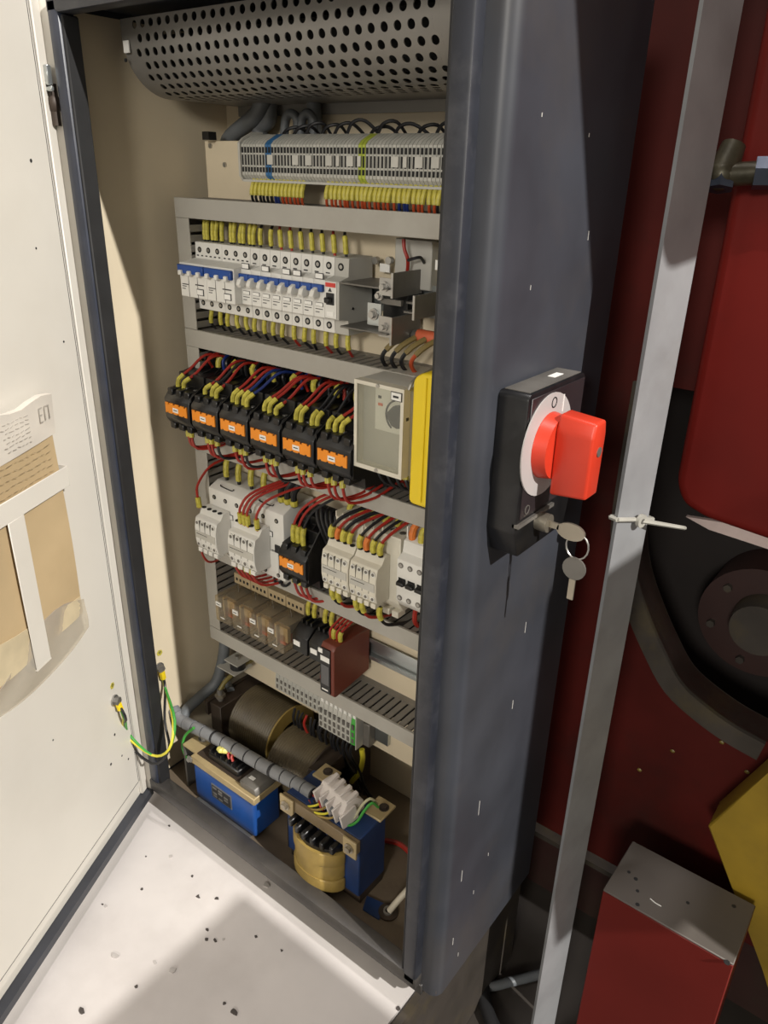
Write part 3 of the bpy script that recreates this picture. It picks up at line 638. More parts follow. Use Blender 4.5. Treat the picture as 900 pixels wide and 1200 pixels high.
# ------------------------------------------------------------------ black contactors
def contactor_black(x0, w, zc, yf, label, group, plate=True):
    """zc: centre of the label plate; yf: front plane"""
    t = T('contactor', (x0 + w / 2, .13, zc - .045), label, 'contactor', group)
    g = .0022
    pr_ = [(.1705, zc + .055), (.135, zc + .055), (.135, zc + .043), (yf + .028, zc + .043), (yf + .028, zc + .026), (yf + .010, zc + .024), (yf, zc + .012), (yf, zc - .014), (yf + .006, zc - .023), (yf + .028, zc - .027), (yf + .028, zc - .040), (.135, zc - .044), (.135, zc - .052), (.1705, zc - .052)]
    MB().prism(pr_, 'x', x0 + g, x0 + w - g, bev=.0007).build('body', BLACK, t)
    # barrier fins between poles on the terminal steps
    for k in range(4):
        x = x0 + g + (w - 2 * g) * k / 3
        MB().prism([(yf + .030, zc + .030), (yf + .030, zc + .041), (.133, zc + .050), (.150, zc + .064), (.150, zc + .030)], 'x', x - .0008, x + .0008).build('barrier_fin', BLACK, t)
    for k in range(3):
        x = x0 + g + (w - 2 * g) * (k + .5) / 3
        s_ = MB().cyl((x, yf + .020, zc + .0246), (x, yf + .020, zc + .0262), .0032, n=10).build('terminal_screw', STEEL, t)
        bx('pole_block', BLACK, t, x - .0052, x + .0052, yf + .004, yf + .028, zc + .016, zc + .0258, bev=.0012)
        bx('pole_block', BLACK, t, x - .0052, x + .0052, yf + .004, yf + .026, zc - .0305, zc - .0215, bev=.0012)
    # side arm rib
    MB().prism([(yf + .004, zc - .02), (yf + .004, zc + .02), (.12, zc + .05), (.125, zc + .046), (yf + .012, zc + .016), (yf + .012, zc - .02)], 'x', x0 + w - g, x0 + w - g + .0016).build('side_rib', BLACK, t)
    if plate:
        a, b = x0 + g + .0035, x0 + w - g - .0035; n = 4; st = (b - a) / n; pol = []
        zt, zb_ = zc + .0072, zc - .0072; nt = .0013
        for k in range(n):
            pol += [(a + st * k, zt), (a + st * (k + .5), zt), (a + st * (k + .5), zt - nt * 1.6), (a + st * (k + .8), zt - nt * 1.6), (a + st * (k + .8), zt), (a + st * (k + 1), zt)]
        for k in range(n):
            pol += [(b - st * k, zb_), (b - st * (k + .5), zb_), (b - st * (k + .5), zb_ + nt), (b - st * (k + .8), zb_ + nt), (b - st * (k + .8), zb_), (b - st * (k + 1), zb_)]
        q = []
        for c in pol:
            if not q or (abs(c[0] - q[-1][0]) + abs(c[1] - q[-1][1])) > 1e-6: q.append(c)
        o = MB().prism(q, 'y', yf - .0016, yf + .0002).build('label_plate', ORANGE, t)
        bx('name_tag', STICK, o, (a + b) / 2 - .006, (a + b) / 2 + .005, yf - .0022, yf - .0016, zc - .004, zc + .002)
        bx('print', INK, o, (a + b) / 2 - .004, (a + b) / 2 + .003, yf - .0025, yf - .0021, zc - .0015, zc - .0005)
    return t
K1Y, K1Z, K1W = .065, .891, .0556; K1X = .0425
names = ['sixth', 'fifth', 'fourth', 'third', 'second', 'first']
c0 = contactor_black(K1X, K1W, K1Z, K1Y, 'black contactor with orange comb-edged plate, sixth from the grey timer box', 'black contactors in a row of six')
for k in range(1, 6): dup(c0, c0.location + Vector((k * K1W, 0, 0)), 'black contactor with orange comb-edged plate, %s from the grey timer box' % names[k])
# wires into them: (contactor index, pole offset list, colour)
def top_wire(x, z, yf, m_, cn, dx, where, grp, hi=.012, ys=.150, zs=.950, r=.0019):
    wire([(x + dx, ys, zs), (x + dx * .75, ys - .030, zs + .006), (x + dx * .35, yf + .034, z + .036 + hi), (x + dx * .08, yf + .021, z + .026 + hi), (x, yf + .018, z + .032), (x, yf + .017, z + .019)], r, m_,
         cn + ' wire arching into the ' + where, cn + ' wires into the ' + grp, sleeve=(.52, .97), sr=1.7)
WHR = 'row of six black contactors'
spec = {0: [(.012, REDW, .02), (.024, REDW, .025)], 1: [(.012, REDW, .03), (.034, REDW, .02), (.026, BLKW, .02)], 2: [(.010, REDW, .022), (.018, REDW, .026), (.030, BLUW, .024), (.036, BLUW, .03)],
        3: [(.012, REDW, .032), (.021, REDW, .03), (.032, REDW, .028)], 4: [(.010, REDW, .02), (.018, REDW, .022), (.036, BLKW, .01), (.044, BLKW, .012)], 5: [(.016, REDW, .032), (.026, REDW, .034), (.006, BLKW, .01)]}
NM = {REDW: 'red', BLKW: 'black', BLUW: 'blue', ORW: 'orange-red'}
for k, lst in spec.items():
    for (o_, m_, dx) in lst: top_wire(K1X + k * K1W + o_, K1Z, K1Y, m_, NM[m_], dx + jit(.003), '%s black contactor from the grey timer' % names[k], WHR, hi=.008 + random.random() * .006)
# thick bundle of wires on top at the back of the contactors
for k in range(26):
    x = .05 + k * .0118 + jit(.003); m_ = random.choice([BLKW, BLKW, BLKW, REDW, BLUW])
    wire([(x + jit(.008), .156, .966), (x + jit(.006), .140, .958), (x, .130 - .008 * random.random(), .951), (x, .128, .938)], .0021, m_, NM[m_] + ' wire dropping from the duct to the back terminals of the black contactors', NM[m_] + ' wires at the back of the black contactors', sleeve=(.55, .95) if k % 3 == 0 else None, sr=1.8)
for k in range(6):
    b_ = K1X + k * K1W
    for j, o_ in enumerate((.010, .020, .031) if k else (.026, .032)):
        x = b_ + o_ + jit(.002); red = (j < 2) or k > 3; sag = random.uniform(.016, .024)
        if k == 5: x -= .004
        wire([(x, K1Y + .020, K1Z - .030), (x + .001, K1Y + .016, K1Z - .040), (x + .010, K1Y + .018, K1Z - .036 - sag), (x + .024, .115, K1Z - .036 - sag), (x + .036, .150, K1Z - .045), (x + .038, .16, .830)], .0019, REDW if red else BLKW,
             ('red' if red else 'black') + ' wire with yellow sleeve sagging below the %s black contactor from the grey timer' % names[k], ('red' if red else 'black') + ' wires sagging below the black contactors', sleeve=(.0, .22), sr=2.0)

# ------------------------------------------------------------------ timer box and yellow cover
tm = T('timer_relay', (.408, .12, .886), 'grey timer box with clear front window, dial and white tag', 'timer')
x0, x1, z0, z1, yf = .375, .4415, .887, .986, .070
bx('body', LGREY, tm, x0, x1, yf + .012, .1690, z0, z1, bev=.002, seg=2)
fr = MB(); fr.box(x0, x0 + .004, yf, yf + .012, z0, z1).box(x1 - .004, x1, yf, yf + .012, z0, z1).box(x0 + .004, x1 - .004, yf, yf + .012, z1 - .004, z1).box(x0 + .004, x1 - .004, yf, yf + .012, z0, z0 + .005); fr.build('window_frame', CREAM, tm)
bx('window_pane', GLASSC, tm, x0 + .004, x1 - .004, yf + .0015, yf + .0025, z0 + .005, z1 - .004)
bx('face_plate', WHITE, tm, x0 + .022, x1 - .004, yf + .0095, yf + .0115, z0 + .046, z1 - .006)
cx, cz = x1 - .012, z1 - .033
d_ = MB().prism([(cx + .0125 * math.cos(a_), cz + .0125 * math.sin(a_)) for a_ in [math.radians(a__) for a__ in (200, 235, 270, 300, 330, 0, 30, 60, 90, 115)]] + [(cx - .014, cz + .002)], 'y', yf + .005, yf + .0095).build('dial_knob', mat('dark_dial_grey', (.05, .05, .05), .4), tm)
for a__ in range(110, 236, 14):
    a1_, a2_ = math.radians(a__), math.radians(a__ + 14)
    MB().prism([(cx + r_ * math.cos(q), cz + r_ * math.sin(q)) for r_, q in ((.0165, a1_), (.0165, a2_), (.0185, a2_), (.0185, a1_))], 'y', yf + .0088, yf + .0096).build('dial_scale', mat('dark_dial_grey', (.05, .05, .05), .4), tm)
MB().cyl((cx - .002, yf + .0095, cz + .019), (cx - .002, yf + .008, cz + .019), .003, n=12).build('led', LGREY, tm)
bx('red_print', RESIS, tm, x0 + .026, x0 + .032, yf + .0089, yf + .0096, z1 - .026, z1 - .023); bx('print', INK, tm, x0 + .026, x0 + .030, yf + .0089, yf + .0096, z1 - .018, z1 - .015)
bx('tag_frame', INK, tm, x1 - .0165, x1 - .002, yf - .0006, yf + .0002, z1 - .0135, z1 - .004); bx('tag', STICK, tm, x1 - .0155, x1 - .003, yf - .0012, yf - .0005, z1 - .0127, z1 - .0048); bx('print', INK, tm, x1 - .013, x1 - .006, yf - .0016, yf - .0011, z1 - .0100, z1 - .0078)
for zz in (z0 + .0025, z1 - .002): MB().cyl(((x0 + x1) / 2 - .001, yf + .0002, zz), ((x0 + x1) / 2 - .001, yf - .001, zz), .0022, n=10).build('cover_screw', STEEL, tm)
yc = T('yellow_cover', (.48, .1, .868), 'bright yellow plastic cover box beside the grey timer', 'cover')
MB().prism([(.4585, .872), (.4585, 1.0), (.462, 1.006), (.47, 1.010), (.515, 1.014), (.515, .868), (.462, .868)], 'y', .060, .130, bev=.004, seg=3).build('shell', YEL, yc)
bx('ridge', YEL, yc, .4745, .4765, .0585, .0605, .874, 1.006, bev=.0006)
bx('mount', BLACK, yc, .462, .512, .130, .178, .90, .99)
for k in range(6):
    x = .38 + k * .013
    wire([(x, .120, .888), (x + .003, .105, .875), (x + .010, .110, .858), (x + .022, .135, .846), (x + .026, .152, .838)], .002, BLKW, 'black wire with yellow sleeve looping under the grey timer box', 'black wires under the timer', sleeve=(.05, .3) if k < 4 else None, sr=1.9)

# ------------------------------------------------------------------ white contactors
def white_big(x0, x1, label, hook_x):
    t = T('contactor', ((x0 + x1) / 2, .14, .658), label, 'contactor', 'large white contactors')
    MB().prism([(.1705, .772), (.128, .772), (.110, .764), (.110, .662), (.116, .658), (.1705, .658)], 'x', x0, x1, bev=.0012, seg=2).build('body', WHITE, t)
    for k in range(3):
        x = x0 + (k + .5) * (x1 - x0) / 3
        for (z_, r_) in ((.752, .0034), (.668, .003)):
            h = MB().cyl((x, .1102, z_), (x, .1092, z_), r_, n=12).build('screw_hole', HOLE, t); MB().cyl((x, .1092, z_), (x, .1088, z_), r_ * .6, n=8).build('screw', STEEL, h)
    bx('tag_frame', INK, t, x1 - .037, x1 - .021, .1092, .1101, .7255, .7335); bx('tag', STICK, t, x1 - .0362, x1 - .0218, .1088, .1094, .7262, .7328)
    bx('print', INK, t, x1 - .024, x1 - .012, .1094, .1101, .7045, .7052)
    MB().tube([(hook_x, .118, .766), (hook_x, .118, .770), (hook_x + .004, .117, .7685), (hook_x + .024, .117, .7675), (hook_x + .028, .118, .770)], .0008, n=5).build('release_wire', INK, t)
    bx('side_vent', WHITE, t, x1 - .026, x1 - .010, .1075, .1102, .672, .704, bev=.0008)
    return t
wb1 = white_big(.067, .1385, 'large white contactor with black release wire, next to the upright duct', .085)
wb2 = white_big(.141, .219, 'large white contactor with black slider window, beside the small orange-labelled contactor', .165)
bx('slider_window', INK, wb2, .202, .2115, .1085, .1101, .703, .7155)
def white_aux(x0, x1, yf, yb, zc, label, cat='auxiliary contact', hh=.0265, body=CREAM, group='white auxiliary contact blocks', rows=2):
    t = T('auxiliary_contact_block', ((x0 + x1) / 2, (yf + yb) / 2, zc - hh), label, cat, group)
    MB().prism([(yb, zc + hh + .010), (yf + .016, zc + hh + .010), (yf + .012, zc + hh), (yf + .003, zc + hh - .002), (yf, zc + .010), (yf, zc - .010), (yf + .003, zc - hh + .004), (yf + .012, zc - hh), (yb, zc - hh)], 'x', x0, x1, bev=.0008).build('body', body, t)
    n = 4; st = (x1 - x0) / n
    for k in range(n):
        x = x0 + (k + .5) * st
        for (z_, y_) in ((zc + .0175, yf + .0016), (zc - .0165, yf + .0016)):
            o = MB().cyl((x, y_ + .0008, z_), (x, y_ - .0012, z_), st * .33, n=12).build('terminal_hole', WHITE, t); MB().cyl((x, y_ - .0012, z_), (x, y_ - .0016, z_), st * .2, n=10).build('screw', DSTEEL, o)
        MB().box(x - st * .36, x + st * .36, yf + .002, yf + .014, zc - hh - .004, zc - hh + .003, bev=.0006).build('terminal_foot', body, t)
        MB().cyl((x, yf + .0155, zc + hh + .0098), (x, yf + .0155, zc + hh + .0108), st * .3, n=10).build('wire_hole', HOLE, t)
        if k: bx('seam', DSTEEL, t, x - st / 2 - .0003, x - st / 2 + .0003, yf - .0004, yf + .004, zc - .010, zc + .022)
    bx('marking_strip', mat('pale_grey_strip', (.50, .485, .44), .5), t, x0 + .002, x1 - .002, yf - .0008, yf + .0004, zc - .006, zc + .005); bx('print', INK, t, x0 + .004, x0 + (x1 - x0) * .6, yf - .0012, yf - .0006, zc + .0008, zc + .0014)
    return t
white_aux(.0665, .112, .080, .1095, .702, 'white auxiliary contact block on the front of the contactor next to the upright duct', body=WHITE)
white_aux(.140, .193, .078, .1095, .704, 'white auxiliary contact block on the contactor with the black slider window', body=WHITE)
contactor_black(.2255, .054, .709, .090, 'small black contactor with orange plate standing between the white contactors', None)
# cream contactors
def cream_body(x0, x1, label):
    t = T('contactor', ((x0 + x1) / 2, .14, .69), label, 'contactor', 'cream contactors')
    MB().prism([(.1705, .800), (.150, .800), (.146, .792), (.113, .790), (.1135, .700), (.125, .684), (.1705, .684)], 'x', x0, x1, bev=.001).build('body', CREAM, t)
    n = 4; st = (x1 - x0) / n
    for k in range(n):
        x = x0 + (k + .5) * st
        bx('barrier_fin', CREAM, t, x - st / 2 - .0006, x - st / 2 + .0008, .114, .146, .789, .797)
        MB().cyl((x, .127, .7895), (x, .127, .7915), st * .3, n=10).build('terminal_screw', DSTEEL, t)
        MB().box(x - st * .36, x + st * .36, .116, .132, .677, .686, bev=.0006).build('terminal_foot', CREAM, t)
    return t
cream_body(.310, .3545, 'cream contactor under an auxiliary block, beside the thick black wires')
cb2 = cream_body(.3562, .413, 'cream contactor under an auxiliary block, beside the breaker with black toggles')
bx('print', INK, cb2, .4125, .4134, .125, .139, .748, .7492); bx('print', INK, cb2, .4125, .4134, .129, .137, .753, .7538)
white_aux(.310, .3542, .085, .1128, .729, 'cream auxiliary contact block on the contactor beside the thick black wires')
white_aux(.3562, .3985, .085, .1128, .729, 'cream auxiliary contact block on the contactor beside the black-toggle breaker')
mp = T('motor_breaker', (.445, .13, .70), 'white motor breaker with three black toggles beside the right cabinet post', 'circuit breaker')
MB().prism([(.1705, .812), (.135, .812), (.135, .796), (.112, .792), (.112, .776), (.100, .772), (.100, .716), (.110, .704), (.1705, .700)], 'x', .418, .476, bev=.001).build('body', WHITE, mp)
for k in range(3):
    x = .4255 + k * .0135
    w_ = bx('toggle_well', HOLE, mp, x - .004, x + .006, .0992, .1003, .7385, .748); MB().prism([(.0995, .747), (.093, .745), (.092, .741), (.0995, .739)], 'x', x - .003, x + .007, bev=.0006).build('toggle', BLACK, mp)
for k in range(4):
    x = .424 + k * .0135
    for (z_, y_) in ((.7645, .1), (.7205, .1)):
        o = MB().cyl((x, y_ + .0006, z_), (x, y_ - .0006, z_), .0036, n=12).build('screw_hole', DSTEEL, mp); MB().cyl((x, y_ - .0006, z_), (x, y_ - .001, z_), .0022, n=8).build('screw', STEEL, o)
bx('side_fin', WHITE, mp, .4165, .418, .12, .17, .70, .806)

# wires of that row
def W2(pts, r, m_, txt, grp, **k): return wire(pts, r, m_, NM.get(m_, '') + ' ' + txt, NM.get(m_, '') + ' ' + grp, **k)
W2([(.070, .150, .800), (.062, .120, .792), (.058, .098, .768), (.062, .094, .748), (.063, .0945, .735)], .0019, REDW, 'wire with yellow sleeve bent down to the auxiliary block next to the upright duct', 'wire at the upright duct', sleeve=(.70, .97), sr=2.1)
for k, (u0, v0) in enumerate(((249, 562), (266, 560), (281, 565), (294, 565))):
    x = .080 + k * .026
    W2([(x - .004, .152, .812), (x - .002, .140, .802), (x, .134, .790), (x + .001, .134, .7715)], .0030, BLKW, 'thick wire with yellow sleeve entering the large white contactors', 'thick wires into the large white contactors', sleeve=(.3, .9), sr=1.4)
for k in range(3):
    x = .197 + k * .012
    W2([(x + .012, .152, .815), (x + .008, .135, .805), (x + .002, .128, .792), (x, .130, .7715)], .0045, BLKW, 'thick wire bent down into the large white contactor with slider window', 'thick wires into the slider-window contactor', sleeve=(.85, .97), sr=1.25, n=8)
for k in range(4):
    x = .153 + k * .0075 if k < 3 else .186
    W2([(x + .060, .150, .806), (x + .040, .125, .800), (x + .016, .098, .785), (x + .003, .091, .764), (x, .0925, .750), (x, .0935, .737)], .0019, REDW, 'wire arching over to the auxiliary block of the slider-window contactor', 'wires over the slider-window contactor', sleeve=(.72, .97), sr=2.0)
for k in range(3):
    x = .240 + k * .009
    W2([(x + .05, .150, .808), (x + .03, .13, .800), (x + .008, .118, .780), (x, .109, .757), (x, .1075, .729)], .0019, REDW if k < 2 else BLKW, 'wire with yellow sleeve into the small black contactor between white ones', 'wires into the small black contactor', sleeve=(.74, .97), sr=2.0)
for k in range(6):
    x = .262 + k * .008
    W2([(x + .010, .158, .770), (x + .006, .130, .786), (x + .012, .118, .778), (x + .020, .116, .762), (x + .018, .13, .735)], .0026, BLKW, 'thick wire looping beside the small black contactor', 'loops beside the small black contactor', n=8)
for k, m_ in enumerate((BLKW, REDW, BLKW, REDW)):
    x = .314 + k * .010
    W2([(x + .048, .152, .812), (x + .030, .130, .806), (x + .012, .108, .795), (x + .002, .100, .780), (x, .1005, .7668)], .0026 if m_ is BLKW else .0021, m_, 'wire with sleeve into the cream auxiliary block beside the thick black wires', 'wires into the first cream block', sleeve=(.70, .97), sr=1.7, sm=ORSLV if k == 1 else None)
for k, m_ in enumerate((BLKW, REDW, BLKW, REDW)):
    x = .361 + k * .0105
    W2([(x + .030, .150, .812), (x + .018, .130, .806), (x + .006, .108, .792), (x, .100, .779), (x, .1005, .7668)], .0021, m_, 'wire with sleeve into the cream auxiliary block beside the black-toggle breaker', 'wires into the second cream block', sleeve=(.66, .97), sr=1.9, sm=ORSLV if k == 1 else None)
for k in range(5):
    x = .318 + k * .019; m_ = REDW if k == 3 else BLKW
    W2([(x + .010, .155, .815), (x + .006, .145, .808), (x, .134, .802), (x, .130, .7915)], .0022, m_, 'wire entering the back terminals of the cream contactors', 'wires at the back of the cream contactors', sleeve=(.35, .9), sr=1.8)
for k, m_ in enumerate((REDW, BLKW, REDW)):
    x = .4255 + k * .0135
    W2([(x + .003, .150, .812), (x + .002, .130, .812), (x, .120, .804), (x, .119, .790)], .0030, m_, 'wire with sleeve into the motor breaker with black toggles', 'wires into the motor breaker', sleeve=(.45, .95), sr=1.5, sm=ORSLV if m_ is REDW else None)
# below
for k in range(4):
    x = .146 + k * .011
    W2([(x, .086, .678), (x + .002, .084, .670), (x + .012, .092, .655), (x + .024, .120, .652), (x + .034, .150, .658)], .0019, REDW, 'wire sagging below the auxiliary block of the slider-window contactor', 'wires sagging below the slider-window contactor', sleeve=(.02, .2), sr=2.0)
W2([(.075, .09, .676), (.068, .088, .666), (.066, .1, .645), (.062, .124, .638), (.058, .15, .64)], .0018, REDW, 'wire hanging below the auxiliary block next to the upright duct', 'wire at the upright duct')
for k in range(2):
    x = .205 + k * .014
    W2([(x, .125, .660), (x - .004, .115, .652), (x - .016, .118, .652), (x - .03, .145, .658)], .0022, BLKW, 'wire below the large contactor with slider window', 'wires below the slider-window contactor')
for k in range(3):
    x = .238 + k * .011
    W2([(x, .111, .681), (x, .109, .670), (x + .010, .110, .652), (x + .024, .125, .651), (x + .034, .150, .658)], .0019, REDW, 'wire with yellow sleeve sagging below the small black contactor', 'wires sagging below the small black contactor', sleeve=(.02, .26), sr=2.0)
for k in (0, 1, 3, 4, 6):
    x = .318 + k * .0135 + jit(.002)
    m_ = (BLKW, REDW, BLKW, BLKW, REDW, BLKW, BLKW)[k]
    W2([(x, .096, .700), (x, .095, .688), (x + .004, .103, .672), (x + .010, .125, .664), (x + .014, .15, .658)], .0022, m_, 'wire with yellow sleeve leaving the bottom of the cream contact blocks', 'wires below the cream contact blocks', sleeve=(.02, .36), sr=1.7)
W2([(.428, .135, .700), (.427, .131, .690), (.427, .131, .672), (.428, .145, .655)], .0032, REDW, 'thick wire dropping below the motor breaker into the duct', 'wire below the motor breaker')

# ------------------------------------------------------------------ clear relays on tan sockets
def relay(x0):
    t = T('plug_in_relay', (x0 + .018, .13, .546), '', 'relay', 'clear plug-in relays')
    w = .0345
    bx('cover', RELAYC, t, x0, x0 + w, .100, .152, .546, .590, bev=.002, seg=2)
    bx('base', BLACK, t, x0 + .001, x0 + w - .001, .1524, .160, .546, .590)
    bx('coil', COPPER, t, x0 + .010, x0 + .026, .112, .142, .552, .568); bx('frame', STEEL, t, x0 + .006, x0 + .029, .118, .150, .570, .584); bx('contact_carrier', TAN, t, x0 + .004, x0 + .031, .112, .118, .558, .582)
    bx('armature', STEEL, t, x0 + .013, x0 + .015, .106, .112, .552, .584)
    bx('label', STICK, t, x0 + .004, x0 + .0155, .0985, .1000, .5745, .5815); bx('print', INK, t, x0 + .006, x0 + .0135, .0981, .0986, .5772, .5785)
    bx('print', STICK, t, x0 + .012, x0 + .021, .0992, .0999, .5545, .556)
    MB().tube([(x0 + .008, .150, .592), (x0 + .010, .140, .595), (x0 + .020, .132, .594), (x0 + .024, .128, .592)], .0007, n=5).build('retaining_spring', STEEL, t)
    return t
rl = ['next to the upright duct', 'second from the upright duct', 'third from the upright duct', 'with copper coil showing, beside the small black relays']
r0 = relay(.0735); r0['label'] = 'smoky clear plug-in relay with white tag, ' + rl[0]
for k in range(1, 4): dup(r0, r0.location + Vector((k * .0378, 0, 0)), 'smoky clear plug-in relay with white tag, ' + rl[k])
for k in range(4):
    x = .0725 + k * .0378
    t = T('relay_socket', (x + .018, .165, .53), 'tan relay socket behind the clear relay ' + rl[k].replace(', beside', ' beside').replace('with copper coil showing ', ''), 'relay socket', 'tan relay sockets')
    bx('body', TAN, t, x, x + .0368, .1602, .1704, .532, .612, bev=.0008); bx('terminal_step', TAN, t, x, x + .0368, .142, .1602, .5935, .612, bev=.0008)
    for q in range(4): bx('terminal_hole', HOLE, t, x + .005 + q * .008, x + .0085 + q * .008, .1414, .1422, .600, .6045)
for k in range(3):
    t = T('relay_socket_end', (.20 + k * .035, .16, .59), ('tan terminal block beside the last clear relay', 'tan terminal block behind the small black relays', 'tan terminal block beside the maroon module')[k], 'terminal block')
    x = .2245 + k * .026
    bx('body', TAN, t, x, x + .025, .150, .1704, .545, .612, bev=.0008)
    for q in range(3): bx('terminal_hole', HOLE, t, x + .004 + q * .007, x + .0072 + q * .007, .1494, .1502, .600, .6045)
for k in range(2):
    x = .2265 + k * .033
    t = T('small_relay', (x + .015, .13, .55), ('small black relay with white tag beside the last clear relay', 'small black relay with white tag beside the maroon module')[k], 'relay')
    MB().prism([(.150, .592), (.128, .592), (.112, .580), (.112, .552), (.150, .552)], 'x', x, x + .030, bev=.001).build('body', BLACK, t)
    bx('label', STICK, t, x + .004, x + .0165, .1108, .1121, .5635, .5715)
    for q in range(3): bx('fin', BLACK, t, x + .004 + q * .009, x + .007 + q * .009, .128, .148, .592, .598)
    for q in range(2):
        xx_ = x + .008 + q * .012
        W2([(xx_, .140, .598), (xx_, .138, .612), (xx_ + .002, .142, .628), (xx_ + .004, .155, .640)], .002, BLKW, 'wire with yellow sleeve above the small black relays', 'wires above the small black relays', sleeve=(.1, .6), sr=1.7)
# maroon module
mm = T('power_module', (.311, .13, .527), 'maroon plastic power module with black front plate between relays and bare rail', 'module')
MB().prism([(.1705, .600), (.098, .606), (.093, .599), (.093, .526), (.098, .522), (.1705, .530)], 'x', .2995, .3235, bev=.0012).build('body', MAROON, mm)
bx('front_plate', BLACK, mm, .3005, .3185, .0908, .0932, .528, .600, bev=.0004); bx('white_band', STICK, mm, .302, .318, .0902, .0912, .580, .588); bx('display', mat('grey_display', (.09, .09, .095), .3), mm, .303, .317, .0902, .0912, .542, .574)
bx('print', STICK, mm, .304, .315, .0902, .091, .5325, .5345); bx('tag', STICK, mm, .2985, .306, .0895, .0912, .5925, .599)
for k in range(4): MB().cyl((.304 + k * .005, .110, .604), (.304 + k * .005, .110, .6065), .0016, n=8).build('terminal_screw', COPPER, mm)
for k in range(4):
    x = .302 + k * .006
    W2([(x, .112, .6035), (x, .111, .618), (x + .004, .122, .628), (x + .010, .150, .642)], .0017, REDW, 'wire with yellow sleeve into the top of the maroon module', 'wires into the maroon module', sleeve=(.08, .42) if k % 2 else None, sr=2.0)
for k in range(3):
    x = .290 + k * .0035
    W2([(x + .004, .13, .555), (x + .002, .108, .550), (x, .104, .535), (x + .001, .118, .515), (x + .002, .140, .500)], .0015, REDW, 'thin wire dropping beside the maroon module into the duct', 'thin wires beside the maroon module', sleeve=(.4, .6) if k == 1 else None, sm=mat('tan_sleeve', (.22, .165, .06), .5))

# ------------------------------------------------------------------ lower terminal strip
ls = T('terminal_strip', (.23, .16, .388), 'short pale terminal strip with green end, hanging below the lowest duct', 'terminal strip')
a, b = P(318, 795, y=.150), P(418, 862, y=.150)
nT = 19; w_ = (.316 - .142) / nT
lp = [(.172, .450), (.160, .450), (.152, .442), (.149, .425), (.149, .397), (.172, .393)]
def lterm(mt, x):
    t_ = MB().prism(lp, 'x', x, x + w_ - .0006).build('terminal', mt, ls)
    MB().box(x + .002, x + w_ - .0026, .1483, .1495, .425, .434).box(x + .002, x + w_ - .0026, .1483, .1495, .412, .420).box(x + .002, x + w_ - .0026, .1483, .1495, .400, .408).build('slot', DSTEEL, t_)
    MB().box(x + .0015, x + w_ - .0022, .1525, .1595, .443, .4525, bev=.0005).build('cap', STICK, t_)
    return t_
lfull = lp; lp = [(.172, .450), (.164, .450), (.157, .444), (.155, .430), (.155, .416), (.172, .412)]
def lshort(mt, x):
    t_ = MB().prism(lp, 'x', x, x + w_ - .0006).build('terminal', mt, ls)
    MB().box(x + .0025, x + w_ - .003, .1545, .1555, .431, .437).box(x + .0025, x + w_ - .003, .1545, .1555, .419, .426).build('slot', DSTEEL, t_)
    MB().box(x + .0015, x + w_ - .0022, .1565, .1635, .4445, .4525, bev=.0005).build('cap', STICK, t_)
    return t_
lt0 = lshort(TERMG, .142)
for k in range(1, 11): inst(lt0, ls, (k * w_, 0, 0))
lp = lfull; lt1 = lterm(TWH, .142 + 11 * w_)
for k in range(12, nT - 1): inst(lt1, ls, ((k - 11) * w_, 0, 0))
lterm(GREENT, .142 + (nT - 1) * w_)
bx('end_plate', LGREY, ls, .3165, .318, .149, .172, .390, .448); bx('strip_rail', ZINC, ls, .13, .36, .1725, .1785, .405, .435)
bx('end_stop', DSTEEL, ls, .323, .336, .158, .1725, .398, .440, bev=.001)
for k in range(15):
    x = .185 + k * .0088; m_ = random.choice([BLKW, BLKW, BLKW, REDW]) if k < 6 else BLKW
    W2([(x, .155, .397), (x + jit(.003), .150, .378), (x + .006 + jit(.006), .160, .34), (x + .010 + jit(.01), .175, .30), (x + .012, .19, .262)], .0022, m_, 'wire hanging from the short lower terminal strip', 'wires below the lower terminal strip')
wire([P(424, 878, y=.16), P(425, 890, y=.16), P(421, 905, y=.165), P(412, 916, y=.17)], .0042, YGW, 'thick yellow earth wire beside the short lower terminal strip', None, n=10)
# rubber mount beside it
rm = T('rubber_mount', (.04, .2, .37), 'square steel plate with black rubber buffer below the upright duct', 'buffer')
c = P(277, 781, y=.148)
bx('plate', LGREY, rm, c.x - .026, c.x + .018, .128, .168, c.z - .0015, c.z + .0005); MB().cyl((c.x + .004, .148, c.z + .0007), (c.x + .004, .148, c.z + .015), .013, n=18).build('buffer', RUBBER, rm)
bx('plate', LGREY, rm, c.x - .012, c.x + .020, .133, .163, c.z + .0152, c.z + .0172); MB().cyl((c.x + .004, .148, c.z + .0172), (c.x + .004, .148, c.z + .024), .004, n=10).build('stud', STEEL, rm)

# ------------------------------------------------------------------ transformers in the bottom
def bolt(root, c, ax, r, h, m_=STEEL):
    c = Vector(c); ax = Vector(ax)
    w = MB().cyl(c, c + ax * h * .3, r * 1.5, n=14).build('washer', m_, root); MB().cyl(c + ax * h * .3, c + ax * h, r, n=6).build('bolt_head', m_, w)
b1_ = T('transformer', (.155, .05, .246), 'small bright blue transformer with tan bracket and nameplate at the front sill', 'transformer')
bx('case', BLUEP, b1_, .084, .224, .023, .078, .250, .318, bev=.005, seg=3)
bx('bracket', BRACKT, b1_, .080, .227, .022, .080, .3185, .331, bev=.001)
bx('top_recess', COREM, b1_, .086, .205, .032, .080, .331, .3335)
bx('terminal_block', BLACK, b1_, .108, .178, .036, .070, .3336, .346, bev=.002)
for k in range(6): bx('terminal_fin', BLACK, b1_, .110 + k * .0125, .113 + k * .0125, .038, .068, .346, .351)
MB().prism([(.190, .331), (.226, .331), (.226, .334), (.222, .343), (.190, .343)], 'y', .028, .080, bev=.001).build('top_bracket', DSTEEL, b1_)
